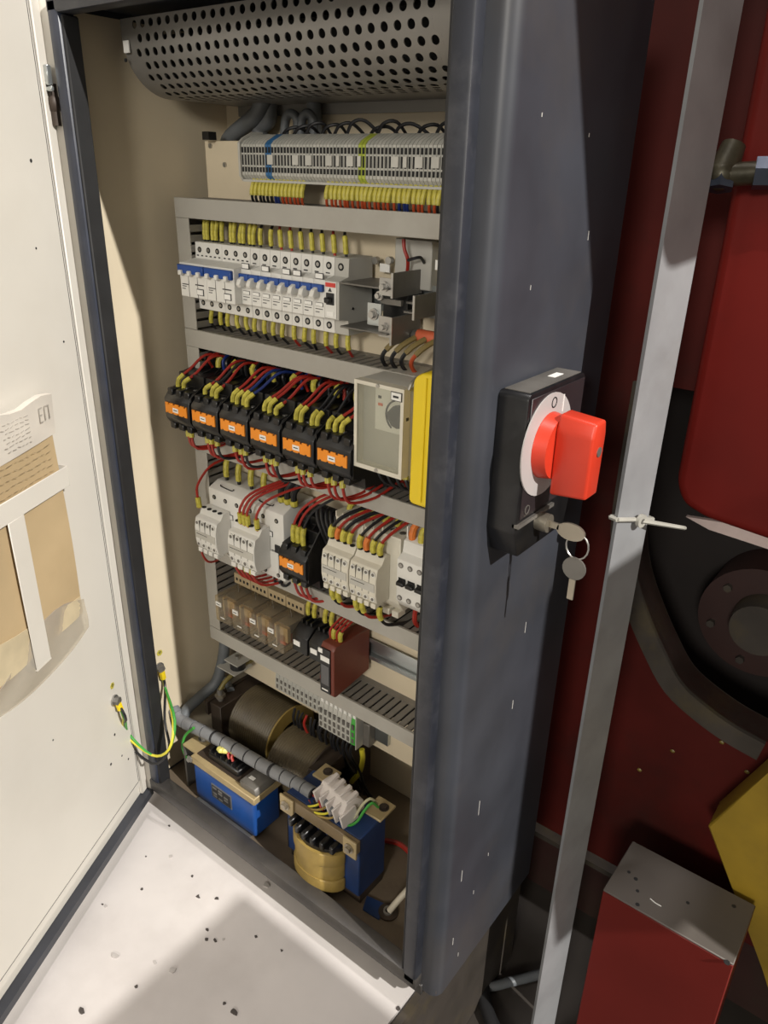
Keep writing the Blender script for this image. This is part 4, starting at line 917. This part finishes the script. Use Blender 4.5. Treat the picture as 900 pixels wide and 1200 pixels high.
bx('label', STICK, b1_, .197, .207, .040, .046, .3431, .3437); bx('print', INK, b1_, .212, .220, .062, .066, .3431, .3436)
np_ = bx('nameplate', STEEL, b1_, .128, .174, .0218, .0232, .277, .304)
bx('plate_field', INK, np_, .130, .172, .0212, .0219, .279, .302)
for r_ in range(4):
    for q in range(3):
        if (r_ + q) % 3 != 2: bx('plate_text', STEEL, np_, .132 + q * .013, .141 + q * .013, .0208, .0213, .281 + r_ * .0054, .2845 + r_ * .0054)
bx('mount_ear', BRACKT, b1_, .052, .084, .030, .078, .331, .334); bolt(b1_, (.068, .060, .334), (0, 0, 1), .006, .006); bolt(b1_, (.080, .0215, .3255), (0, -1, 0), .004, .005)
bx('foot', STEEL, b1_, .090, .215, .018, .030, .2465, .2495); bx('mount_leg', DSTEEL, b1_, .052, .056, .03, .078, .2465, .331)
for (x, y, cnd) in ((.122, .046, 0), (.127, .049, 0), (.150, .042, 1), (.158, .042, 1)):
    wire([(x, y + .012, .350), (x + .002, y, .357), (x + .012, y - .004, .358), (x + .016, y + .012, .352)] if not cnd else [(x, y + .002, .350), (x - .004, y + .004, .357), (x + .002, y + .014, .361), (x + .012, y + .026, .360)], .0023, REDW if cnd else BLKW,
         ('red' if cnd else 'black') + ' wire with pale yellow sleeve on top of the small blue transformer', ('red' if cnd else 'black') + ' wires on the small blue transformer', sleeve=(.45, .92), sm=mat('pale_yellow_sleeve', (.66, .60, .16), .5), sr=1.9)
# second transformer
b2_ = T('transformer', (.35, .06, .246), 'dark blue transformer with yellow taped coil and tan corner brackets', 'transformer')
bx('core', NAVYP, b2_, .282, .419, .036, .094, .262, .372, bev=.0015)
cv = [(.302 + .047 * (1 - math.cos(t)), .036 - .030 * math.sin(t)) for t in [math.pi * i / 14 for i in range(15)]]
def coilshape(off, z0, z1): return MB().prism([(x_ + (off if x_ < .349 else -off), y_ + off * .8) for x_, y_ in cv], 'z', z0, z1, bev=.003, seg=2)
coilshape(0, .262, .284).build('coil', COILY, b2_); coilshape(.0015, .2842, .310).build('coil', COILY, b2_); coilshape(0, .3102, .334).build('coil', COILY, b2_)
MB().prism([(x_ + (.004 if x_ < .349 else -.004), y_ + .004) for x_, y_ in cv], 'z', .334, .340).build('coil_top', BLACK, b2_)
for k in range(6):
    x = .304 + k * .0155
    bx('coil_lug', BLACK, b2_, x, x + .0075, .008 + abs(k - 2.5) * .003, .038, .338, .351, bev=.0015)
bx('front_rail', mat('grimy_tan_rail', (.20, .145, .08), .5, var=.3, dirt=.5, dscale=30), b2_, .280, .421, .029, .0355, .352, .3725, bev=.0008)
bx('corner_plate', BRACKT, b2_, .2785, .305, .0255, .0288, .344, .374, bev=.0008); bolt(b2_, (.291, .0255, .360), (0, -1, 0), .005, .006, BRASS)
bx('corner_plate', BRACKT, b2_, .398, .4215, .0255, .0288, .344, .374, bev=.0008); bolt(b2_, (.410, .0255, .360), (0, -1, 0), .005, .006, BRASS)
MB().prism([(.392, .372), (.423, .372), (.423, .376), (.392, .376)], 'y', .076, .112, bev=.0008).build('corner_plate', BRACKT, b2_); bolt(b2_, (.412, .098, .376), (0, 0, 1), .005, .004, COREM)
MB().prism([(.290, .372), (.322, .372), (.322, .376), (.290, .376)], 'y', .082, .112, bev=.0008).build('corner_plate', BRACKT, b2_); bolt(b2_, (.305, .100, .376), (0, 0, 1), .005, .004, COREM)
bx('core_edge', COREM, b2_, .2815, .2819, .036, .094, .262, .37); bx('foot', COREM, b2_, .284, .418, .040, .092, .2465, .2615)
# white terminal connector on it
wt = T('terminal_connector', (.36, .07, .374), 'chunky white plastic terminal connector on top of the dark blue transformer', 'connector')
WTP = mat('pinkish_white_plastic', (.60, .55, .52), .45, var=.06)
rot = Matrix.Translation((.362, .066, .377)) @ Matrix.Rotation(math.radians(-12), 4, 'Z') @ Matrix.Rotation(math.radians(14), 4, 'X')
def wl(name, m_, *a, **k): return MB().box(*a, **k).xf(rot).build(name, m_, wt)
MB().prism([(-.018, 0), (.018, 0), (.020, .016), (.012, .030), (-.006, .033), (-.018, .020)], 'x', -.028, .030, bev=.002, seg=2).xf(rot).build('body', WTP, wt)
for k in range(4):
    x = -.026 + k * .0145
    wl('divider', WTP, x, x + .0035, -.026, .006, .002, .030, bev=.001); 
    if k < 3: wl('clamp_window', HOLE, x + .005, x + .0125, -.0195, -.0178, .004, .014)
    wl('top_rib', WTP, x + .004, x + .011, -.006, .016, .030, .0355, bev=.001)
wl('side_tab', WTP, .030, .034, -.024, .004, -.002, .024, bev=.001)
for k, m_ in enumerate((YGW, COILY, YGW, COILY)):
    q = [rot @ Vector(p_) for p_ in ((-.016 + k * .0105, -.016, .009), (-.018 + k * .010, -.030, .010), (-.034 + k * .006, -.038, .000), (-.040 + k * .006, -.030, -.010))]
    wire(q, .0017, m_, ('yellow wire from the white connector on the dark blue transformer', 'tan wire from the white connector on the dark blue transformer')[k % 2], ('yellow', 'tan')[k % 2] + ' wires of the white connector')
wire([P(390, 950, y=.045), P(402, 962, y=.045), P(415, 958, y=.055), P(424, 944, y=.065), P(434, 936, y=.075), P(442, 942, y=.085)], .0020, mat('pale_wire', (.45, .43, .28), .45), 'pale wire curving across the top of the dark blue transformer', None, n=8)
wire([P(396, 958, y=.043), P(407, 967, y=.044), P(418, 963, y=.054), P(427, 950, y=.064), P(436, 941, y=.074), P(443, 946, y=.084)], .0020, GRNW, 'green wire curving across the top of the dark blue transformer', None, n=8)
# big transformer lying behind
bt = T('transformer', (.16, .15, .246), 'large brown wound transformer with dark core lying at the back of the cabinet', 'transformer')
def woundcoil(x0, x1, cy, cz, r_):
    n = int((x1 - x0) / .0045); pts = []
    mb_ = MB(); bm_ = mb_.bm; prev = None; N_ = 28
    prof_ = [(x0, r_ * .55), (x0, r_ * .97)]
    for k in range(n):
        xa = x0 + (x1 - x0) * k / n; xb = x0 + (x1 - x0) * (k + .5) / n
        prof_ += [(xa + .0004, r_ * .975), (xb, r_)]
    prof_ += [(x1, r_ * .97), (x1, r_ * .55)]
    for (x_, rr_) in prof_:
        cur = [bm_.verts.new((x_, cy + rr_ * math.cos(t), cz + rr_ * math.sin(t))) for t in [2 * math.pi * k / N_ for k in range(N_)]]
        if prev:
            for k in range(N_): bm_.faces.new((prev[k], prev[(k + 1) % N_], cur[(k + 1) % N_], cur[k]))
        prev = cur
    return mb_
woundcoil(.072, .164, .162, .324, .055).build('coil', COIL, bt, ang=.5); woundcoil(.182, .264, .140, .314, .053).build('coil', COIL, bt, ang=.5)
MB().ring((.1642, .162, .324), (1, 0, 0), .0565, .03, .003, 28).build('coil_flange', COILY, bt); MB().ring((.2642, .140, .314), (1, 0, 0), .056, .03, .003, 28).build('coil_flange', COREM, bt)
bx('core', COREM, bt, .046, .072, .095, .225, .262, .376, bev=.001); bx('core', COREM, bt, .072, .290, .135, .172, .305, .335); bx('core', COREM, bt, .266, .290, .098, .222, .262, .362, bev=.001)
bx('clamp_angle', COREM, bt, .040, .046, .09, .23, .352, .378); bx('foot', COREM, bt, .05, .285, .105, .215, .2465, .262)
for y in (.110, .205):
    s_ = MB().cyl((.056, y, .376), (.056, y, .398), .005, n=10).build('terminal_stud', DSTEEL, bt); MB().cyl((.056, y, .383), (.056, y, .388), .009, n=6).build('nut', BRASS, s_)
wire([(.056, .110, .396), (.058, .125, .410), (.064, .165, .424), (.062, .195, .418), (.057, .205, .399)], .004, mat('olive_wire', (.16, .13, .035), .45), 'olive yellow jumper wire between the studs of the large brown transformer', None, n=10)

# ------------------------------------------------------------------ conduits
hose([(.030, .150, .484), (.029, .149, .455), (.026, .143, .42), (.022, .130, .385), (.014, .105, .368), (.014, .075, .360), (.018, .06, .353)], .0095, HOSE, 'grey corrugated hose from the lowest duct down the left cabinet wall', n=12)
hose([(.023, .138, .392), (.034, .143, .383), (.044, .140, .377), (.052, .136, .378)], .0065, HOSE, 'short grey hose branching off towards the large brown transformer', n=10)
hp = [P(203, 831, y=.055), P(214, 845, y=.054), P(240, 858, y=.055), P(270, 874, y=.056), P(305, 895, y=.058), P(340, 914, y=.058), P(368, 931, y=.056)]
sw = T('spiral_wrapped_cable', hp[3], 'grey spiral-wrapped cable running across above the blue transformers', 'cable')
mbx = MB().tube(hp, .0090, n=12, sub=6); pth = mbx.path; mbx.build('core_cable', BLKW, sw)
seg = 15; L_ = len(pth) - 1
for k in range(seg):
    ia = k * L_ / seg; ib = (k + .90) * L_ / seg
    def at(t): i = min(int(t), L_ - 1); return pth[i].lerp(pth[i + 1], t - i)
    MB().tube([at(ia + (ib - ia) * j / 2) for j in range(3)], .0103, n=14, sub=1).build('wrap_turn', SPIR, sw)
for k in (6, 11):
    q = at(k * L_ / 15); q2 = at(k * L_ / 15 + .6); MB().cyl(q, q.lerp(q2, .5), .0110, n=14).build('cable_tie', INK, sw)
for k, m_ in enumerate((REDW, BLKW, REDW)):
    wire([P(366, 931, y=.055), P(374, 938, y=.05), P(372 + k * 4, 950, y=.045), P(366 + k * 5, 946, y=.040), P(362 + k * 6, 938, y=.045)], .0018, m_, NM[m_] + ' wire spreading from the end of the spiral-wrapped cable', NM[m_] + ' wires at the end of the spiral wrap')
hose([P(380, 935, y=.05), P(388, 945, y=.045), P(398, 955, y=.045), P(405, 962, y=.047)], .006, HOSE, 'dark stub of hose at the end of the spiral-wrapped cable')
wire([P(227, 853, y=.045), P(217, 862, y=.04), P(214, 875, y=.035), P(219, 887, y=.032), P(227, 891, y=.030)], .0024, GRNW, 'green earth wire looping from the wrapped cable to the small blue transformer', None, n=10)

# ------------------------------------------------------------------ earth straps of door and wall
da = DP(.059, .0026, .456)
wa = P(186, 782, x=.0)
def lug(c, ax, label):
    t = T('earth_stud', c, label, 'stud')
    ax = Vector(ax); MB().cyl(Vector(c), Vector(c) + ax * .002, .009, n=14).build('washer', STEEL, t); MB().cyl(Vector(c) + ax * .002, Vector(c) + ax * .009, .0065, n=6).build('nut', DSTEEL, t)
lug(da, dn, 'grey earth stud with nut on the inside of the cabinet door'); lug(wa, (1, 0, 0), 'grey earth stud with nut on the left inner cabinet wall')
dw = da + dn * .006 + Vector((0, 0, -.004)); ww = wa + Vector((.007, 0, -.004))
for k, (m_, nm) in enumerate(((YGW, 'yellow-green'), (GRNW, 'green'), (BLKW, 'black'))):
    o_ = k * .006
    pts = [dw, dw + Vector((.002 + o_ * .5, .004, -.03)), P(146 + k * 5 - (16 if k == 2 else 0), 860, y=-.035 + k * .004), P(178, 885 + (k == 2) * 10, y=-.022), P(198, 878, y=-.016 + k * .004), P(203 + k * 2 - (14 if k == 2 else 0), 845, y=.006), ww + Vector((.004, .0, -.03)), ww]
    wire(pts, .0021, m_, nm + ' earth strap wire hanging between cabinet door and left inner wall', None, n=8, sleeve=[(.0, .06), (.93, .995)] if k == 0 else None, sm=YEL, sr=2.3)
for (c, ax, nm) in ((DP(.058, .0024, .482), dn, 'door'), (P(187, 765, x=.0005), Vector((1, 0, 0)), 'left inner wall')):
    c = Vector(c); side = dd if nm == 'door' else Vector((0, -1, 0)); up = Vector((0, 0, 1))
    t = T('earth_mark', c, 'small yellow earth mark sticker on the cabinet ' + nm, 'sticker')
    MB().cyl(c, c + ax * .0004, .0055, n=6).build('sticker', SLV, t)
    for q in (-.0015, 0, .0015):
        l = .003 - abs(q - .0015) * .6; a_ = c + ax * .0004 + up * q
        MB().cyl(a_ - side * l, a_ + side * l, .0004, n=5).build('print', INK, t)
    MB().cyl(c + ax * .0004 + up * .0015, c + ax * .0004 + up * .0045, .0004, n=5).build('print', INK, t)
# clutter on the cabinet base
tb_ = T('grounding_tube', (.46, .055, .246), 'short cream tube end with dark washer on the cabinet base by the right post', 'tube')
c = P(455, 1068, z=.249); MB().cyl((c.x, c.y, .2465), (c.x, c.y, .249), .014, n=18).build('washer', COREM, tb_); MB().ring((c.x, c.y, .249), (0, 0, 1), .007, .0045, .003, 14).build('nut', STEEL, tb_)
MB().tube([(c.x + .002, c.y, .252), (c.x + .012, c.y + .014, .275), (c.x + .03, c.y + .05, .31)], .0045, n=10).build('tube', mat('cream_tube', (.5, .45, .36), .5), tb_)
wire([P(452, 985, z=.250), P(470, 990, z=.256), P(490, 1010, z=.252)], .004, REDW, 'thick red cable lying on the cabinet base', None, n=8)
pl_ = MB().prism([P(430, 1050, z=.2475).xy.to_tuple(), P(452, 1060, z=.2475).xy.to_tuple(), P(444, 1078, z=.2475).xy.to_tuple(), P(425, 1066, z=.2475).xy.to_tuple()], 'z', .2464, .2485).build('scrap_plate', NAVYP, None); tag(pl_, 'small dark blue scrap plate on the cabinet base', 'plate')
dbw = MB().tube([P(192, 893, y=.03), P(200, 880, y=.05), P(207, 868, y=.06), P(205, 850, y=.055)], .003, n=8).build('white_cord', STICK, None); tag(dbw, 'short white cord end in the lower left corner of the cabinet', 'cord')

# ------------------------------------------------------------------ main switch on the right side panel
XF = .607
sw_ = T('main_switch', (.59, .075, .862), 'black main switch box with red rotary handle on the side of the cabinet', 'switch')
MB().prism([(.020, .893), (.020, 1.018), (.024, 1.022), (.128, 1.022), (.132, 1.018), (.132, .893), (.126, .866), (.030, .866)], 'x', CW + .0002, XF, bev=.002, seg=2).build('box', BLACK, sw_)
bx('top_face', DSTEEL, sw_, CW + .003, XF - .003, .026, .126, 1.0218, 1.0226); bx('label', STICK, sw_, CW + .012, CW + .019, .088, .106, 1.0226, 1.0230)
bx('front_plate', mat('dark_plum_plastic', (.022, .016, .018), .4), sw_, XF, XF + .0012, .024, .128, .906, 1.018, bev=.0004)
bx('ridge', DSTEEL, sw_, XF - .004, XF + .003, .020, .090, .899, .9025)
dc = P(640, 521, x=XF + .0014)
MB().ring((XF + .0013, dc.y, dc.z), (1, 0, 0), .0475, .012, .0012, 40).build('dial_ring', DIAL, sw_)
MB().ring((XF + .0025, dc.y + .004, dc.z + .0385), (1, 0, 0), .0050, .0040, .0005, 20).build('dial_mark_off', INK, sw_)
bx('dial_mark_on', INK, sw_, XF + .0025, XF + .003, dc.y + .0385, dc.y + .040, dc.z + .004, dc.z + .012)
bx('white_line', STICK, sw_, XF + .0025, XF + .003, dc.y + .0225, dc.y + .0236, dc.z + .026, dc.z + .042)
MB().ring((XF + .0013, .036, .913), (1, 0, 0), .0045, .0036, .0005, 16).build('round_mark', DSTEEL, sw_)
kn = MB().cyl((XF + .0026, dc.y, dc.z), (XF + .015, dc.y, dc.z), .0305, .0285, n=36).build('handle_base', KNOB, sw_)
hb = MB().prism([(dc.y - .0125, dc.z - .041), (dc.y + .0125, dc.z - .041), (dc.y + .0135, dc.z + .020), (dc.y + .010, dc.z + .034), (dc.y - .010, dc.z + .034), (dc.y - .0135, dc.z + .020)], 'x', XF + .0150, XF + .050, bev=.003, seg=3)
for v in hb.bm.verts:
    if v.co.x > XF + .04: v.co.z = dc.z + (v.co.z - dc.z) * .93
hb.build('handle', KNOB, sw_)
MB().cyl((XF + .0495, dc.y + .002, dc.z + .004), (XF + .0508, dc.y + .002, dc.z + .004), .0045, n=14).build('handle_screw', DSTEEL, sw_)
# lock, keys
lb = P(629, 603, x=XF)
MB().cyl((XF, lb.y + .004, .892), (XF + .012, lb.y + .004, .892), .009, n=18).build('lock_barrel', BRASS, sw_)
ky = T('key_set', (XF + .03, lb.y + .004, .84), 'key in the main switch lock with a second key hanging on its ring', 'keys')
yk = lb.y + .004
def oval(cx_, cz_, a_, b_, y0_, y1_, n=20): return MB().prism([(cx_ + a_ * math.cos(t), cz_ + b_ * math.sin(t)) for t in [2 * math.pi * k / n for k in range(n)]], 'y', y0_, y1_)
bx('key_shaft', BRASS, ky, XF + .0121, XF + .022, yk - .0012, yk + .0012, .889, .895); oval(XF + .034, .8905, .014, .0085, yk - .0012, yk + .0012).build('key_bow', BRASS, ky)
MB().tube([(XF + .042 + .011 * math.sin(t), yk, .878 + .013 * math.cos(t)) for t in [2 * math.pi * k / 16 for k in range(17)]], .0009, n=6, sub=1).build('key_ring', STEEL, ky)
k2 = oval(XF + .042, .855, .0115, .0115, yk - .001, yk + .001).build('key_bow', DSTEEL, ky); bx('key_blade', BRASS, ky, XF + .039, XF + .045, yk - .0009, yk + .0009, .822, .8435)

# ------------------------------------------------------------------ flat bar with cable tie
l0 = P(721, 600, y=.18); r0_ = P(757, 600, y=.235)
fb = MB().prism([(l0.x, .18), (r0_.x, .235), (r0_.x + .004, .2335), (l0.x + .004, .1785)], 'z', FZ, 1.75).build('flat_bar', BARM, None)
tag(fb, 'tall galvanised flat steel bar standing between cabinet and red machine', 'bar')
ct = T('cable_tie', (l0.x, .2, .87), 'pale cable tie strapped round the galvanised flat bar', 'cable tie')
TIE = mat('pale_nylon', (.36, .35, .31), .5)
za = P(718, 607, y=.178).z; u_ = Vector((r0_.x - l0.x, .055, 0)).normalized(); nn_ = Vector((u_.y, -u_.x, 0))
c0_ = Vector((l0.x, .18, za))
pts = [c0_ + u_ * a_ + nn_ * b_ + Vector((0, 0, -.25 * a_)) for a_, b_ in ((-.004, -.002), (-.004, .0065), (.062, .0065), (.062, -.002), (-.004, -.002))]
for i_ in range(4): MB().cyl(pts[i_], pts[i_ + 1], .0026, n=6).build('strap', TIE, ct)
hd = c0_ + u_ * .034 + nn_ * .0085 + Vector((0, 0, -.0085)); MB().cyl(hd, hd + nn_ * .004, .0075, n=16).build('head', TIE, ct); MB().cyl(hd + nn_ * .004, hd + nn_ * .0046, .003, n=10).build('head_hole', DSTEEL, ct)
te = P(803, 619, y=.262); MB().cyl(hd + nn_ * .002, te, .0028, .0022, n=6).build('tail', TIE, ct)

# ------------------------------------------------------------------ red machine behind
mc = T('machine_frame', (.4, .5, FZ), 'large red machine frame with rounded opening behind the cabinet', 'machine')
op = [(.812, .499), (.770, .506), (.731, .519), (.692, .540), (.660, .580), (.631, .625), (.606, .673), (.592, .72), (.585, .772), (.585, .95)]
_o = [Vector(p_) for p_ in op]; _e = [_o[0] * 2 - _o[1]] + _o + [_o[-1] * 2 - _o[-2]]; op = []
for i_ in range(1, len(_e) - 2):
    p0, p1, p2, p3 = _e[i_ - 1:i_ + 3]
    for k in range(4):
        t_ = k / 4; op.append((.5 * ((2 * p1) + (p2 - p0) * t_ + (2 * p0 - 5 * p1 + 4 * p2 - p3) * t_ * t_ + (3 * p1 - p0 - 3 * p2 + p3) * t_ ** 3)).to_tuple())
op.append(_o[-1].to_tuple())
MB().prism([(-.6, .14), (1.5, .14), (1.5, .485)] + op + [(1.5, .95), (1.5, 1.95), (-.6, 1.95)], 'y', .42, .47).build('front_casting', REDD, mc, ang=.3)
# worn rim along the opening
off = []
for i_, (x_, z_) in enumerate(op):
    a_ = op[max(i_ - 1, 0)]; b_ = op[min(i_ + 1, len(op) - 1)]; t_ = Vector((b_[0] - a_[0], b_[1] - a_[1])).normalized(); off.append((x_ + t_.y * -.030 * 1, z_ - abs(t_.x) * .030) if True else 0)
off = [(x_ - (.0), z_) for x_, z_ in off]
MB().prism(op + off[::-1], 'y', .413, .4715).build('opening_rim', RIMM, mc)
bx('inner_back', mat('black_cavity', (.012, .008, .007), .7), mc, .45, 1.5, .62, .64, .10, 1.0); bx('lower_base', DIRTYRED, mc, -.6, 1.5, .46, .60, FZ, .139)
MB().cyl((.752, .62, .605), (.752, .535, .605), .085, n=40).build('bearing_housing', DIRTYRED, mc); MB().cyl((.757, .535, .612), (.757, .50, .612), .042, .038, n=32).build('bearing_cap', RIMM, mc)
for a__ in range(20, 380, 60): MB().cyl((.752 + .066 * math.cos(math.radians(a__)), .535, .605 + .066 * math.sin(math.radians(a__))), (.752 + .066 * math.cos(math.radians(a__)), .527, .605 + .066 * math.sin(math.radians(a__))), .006, n=6).build('housing_bolt', RIMM, mc)
MB().prism([(.03, .92), (.03, 1.34), (.4195, 1.34), (.4195, .45), (.14, .45), (.14, .92)], 'x', 1.35, 1.5, bev=.01, seg=2).build('unseen_shade_housing', REDP, mc)  # unseen block, shaped to shade the red block, bar and rear side panel
bx('ledge', RIMM, mc, .40, .72, .40, .4195, .140, .150)
for (x_, z_) in ((.76, .47), (.70, .42), (.80, .44), (.66, .36)): MB().sph((x_, .4185, z_), .004, (1, .5, .8), 1).build('grease_lump', mat('olive_grease', (.16, .115, .02), .4), mc)
# tank / head
tk = T('red_tank', (.9, .36, .84), 'rounded red machine tank housing above the opening', 'tank')
MB().prism([(.660, .872), (.672, .848), (.700, .838), (1.30, .79), (1.30, 1.9), (.654, 1.9)], 'y', .30, .4195, bev=.012, seg=4).build('housing', REDP, tk)
MB().prism([(.2995, 1.42), (.2995, 1.9), (-.04, 1.9), (-.04, 1.72), (.10, 1.42)], 'x', .72, 1.10, bev=.015, seg=3).build('unseen_shade_guard', REDP, tk)  # unseen overhang, slanted to shade the top of bar and side panel
pa = [P(805, 604, y=.35), P(850, 611, y=.35), P(899, 627, y=.35), P(960, 650, y=.35), P(960, 665, y=.35), P(899, 641, y=.35), P(832, 619, y=.35)]
bx('fitting_boss', REDP, tk, .70, .78, .285, .30, 1.17, 1.22, bev=.004)
wp = MB().prism([(p_.x, p_.z) for p_ in pa], 'y', .345, .352).build('white_plate', mat('pinkish_white_paint', (.62, .50, .47), .5), tk)
ft = T('pipe_fitting', (.66, .27, 1.17), 'oily dark elbow fitting with blue-grey nut and black hose on the red tank', 'pipe fitting')
OIL = mat('oily_olive_metal', (.055, .048, .030), .4, .4, var=.3, scale=60, bump=.3); BGN = mat('blue_grey_nut', (.045, .055, .08), .4, .5)
e0, e1, e2 = P(860, 170, y=.275), P(845, 205, y=.262), P(842, 222, y=.258)
MB().cyl(e0, e1, .011, .014, n=16).build('elbow_stem', OIL, ft); MB().sph(e1, .0145, n=2).build('elbow_body', OIL, ft); MB().cyl(e1, e2, .0135, n=6).build('nut', BGN, ft)
g0_, g1_, g2_ = P(852, 205, y=.262), P(884, 203, y=.272), P(940, 206, y=.28)
MB().cyl(g0_, g1_, .0105, n=14).build('branch', OIL, ft); MB().cyl(g1_, P(905, 203, y=.276), .0145, n=6).build('nut', BGN, ft); MB().cyl(P(905, 203, y=.276), g2_ + (g2_ - g1_) * 1.2, .012, n=14).build('hose', RUBBER, ft)

# ------------------------------------------------------------------ red block, yellow casting
rb = T('red_block', (.775, .285, FZ), 'red painted block with bare grey top standing in front of the machine', 'block')
bx('body', REDB, rb, .690, .861, .232, .339, FZ, .298, bev=.0012); bx('top_plate', GREYTOP, rb, .690, .861, .232, .339, .298, .301, bev=.001)
sc_ = MB().tube([P(762, 1053, z=.3012), P(768, 1058, z=.3013), P(775, 1062, z=.3012)], .0007, n=5).build('scratch', STICK, rb)
for (u, v, r_) in ((745, 1030, .003), (747, 1044, .0025), (737, 1022, .0025), (806, 1058, .0025), (747, 1060, .003), (860, 1062, .003), (852, 1128, .004)):
    c = P(u, v, z=.301); MB().cyl((c.x, c.y, .301), (c.x, c.y, .3013), r_, n=7).build('oil_spot', INK, rb)
yq = [P(829, 968, y=.352), P(900, 906, y=.352), P(1010, 830, y=.352), Vector((1.25, 0, .55)), Vector((1.25, 0, FZ)), Vector((1.0, 0, FZ)), P(893, 1135, y=.352)]
yb = MB().prism([(p_.x, p_.z) for p_ in yq], 'y', .352, .41, bev=.003, seg=2).build('yellow_casting', YELP, None); tag(yb, 'worn yellow painted angular casting beside the red block', 'casting')
# raised slab in front of and under the cabinet
tag(MB().box(-2.4, .530, -2.2, .30, FZ, SLAB).build('concrete_slab', CONC, None), 'raised pale concrete slab under the open cabinet door', 'slab')
for (q, r_, m_, l) in (([P(u, v, z=FZ + .012) for u, v in ((565, 1085), (572, 1120), (566, 1160), (580, 1205), (620, 1260))], .011, RUBBER, 'black hose on the oily floor below the cabinet side'),
                       ([P(u, v, z=FZ + .009) for u, v in ((520, 1135), (545, 1152), (572, 1156), (600, 1150), (640, 1140))], .008, HOSE, 'grey hose on the oily floor below the cabinet side')):
    hose(q, r_, m_, l)
tg_ = MB().box(.5302, .546, -2.2, .30, FZ, SLAB - .003, bev=.003).build('slab_shade_kerb', RIMM, None); tag(tg_, 'dark kerb strip added for the shading along the concrete slab edge', 'kerb')  # dark strip added over the slab side, stands in for its shading

# ------------------------------------------------------------------ unseen desk added right of the viewpoint to throw the slab shadow
cdk = T('unseen_shadow_desk', (1.5, -.5, FZ), 'unseen grey steel desk added to the right to shade the slab', 'desk')
bx('body', SHELL, cdk, 1.35, 1.75, -.95, -.186, FZ + .06, DESK, bev=.004); bx('plinth', RUBBER, cdk, 1.37, 1.73, -.93, -.20, FZ, FZ + .06)
for k in range(2): 
    d_ = bx('door', SHELL, cdk, 1.3465, 1.35, -.94 + k * .405, -.575 + k * .375, FZ + .08, DESK - .02, bev=.001); bx('handle', STEEL, d_, 1.338, 1.3465, -.60 + k * .1, -.585 + k * .1, .45, .55)

# ------------------------------------------------------------------ chips and debris on the slab
def chip(u, v, s_, m_, label):
    c = P(u, v, z=SLAB); n = random.randint(5, 7); a0_ = random.random() * 6
    pl = [(c.x + s_ * random.uniform(.5, 1.2) * math.cos(a0_ + 2 * math.pi * k / n), c.y + s_ * random.uniform(.35, 1.0) * math.sin(a0_ + 2 * math.pi * k / n)) for k in range(n)]
    o = MB().prism(pl, 'z', SLAB, SLAB + s_ * .3).build('debris_chip', m_, None); tag(o, label, 'chip', 'debris chips on the concrete slab')
for (u, v, s_) in ((232, 1051, .004), (254, 1053, .0035), (243, 1090, .0035), (252, 1102, .004), (242, 1101, .003), (300, 1098, .0028), (330, 1114, .0028), (95, 1185, .006), (274, 1186, .0065), (263, 1176, .003), (225, 1027, .0028), (171, 1004, .002), (166, 1042, .003), (355, 1050, .004), (347, 1045, .003), (365, 1058, .004), (160, 1156, .003), (140, 985, .002), (467, 1182, .004), (120, 1060, .0025), (198, 968, .0025)):
    chip(u, v, s_, CHIP, 'small dark metal chip lying on the pale concrete slab')
for (u, v, s_) in ((312, 1038, .009), (135, 1121, .010), (200, 1004, .006), (202, 1137, .009), (124, 1062, .006), (262, 1101, .004), (181, 1128, .006)):
    chip(u, v, s_ * .65, CHIPL, 'pale flake of concrete lying on the slab')
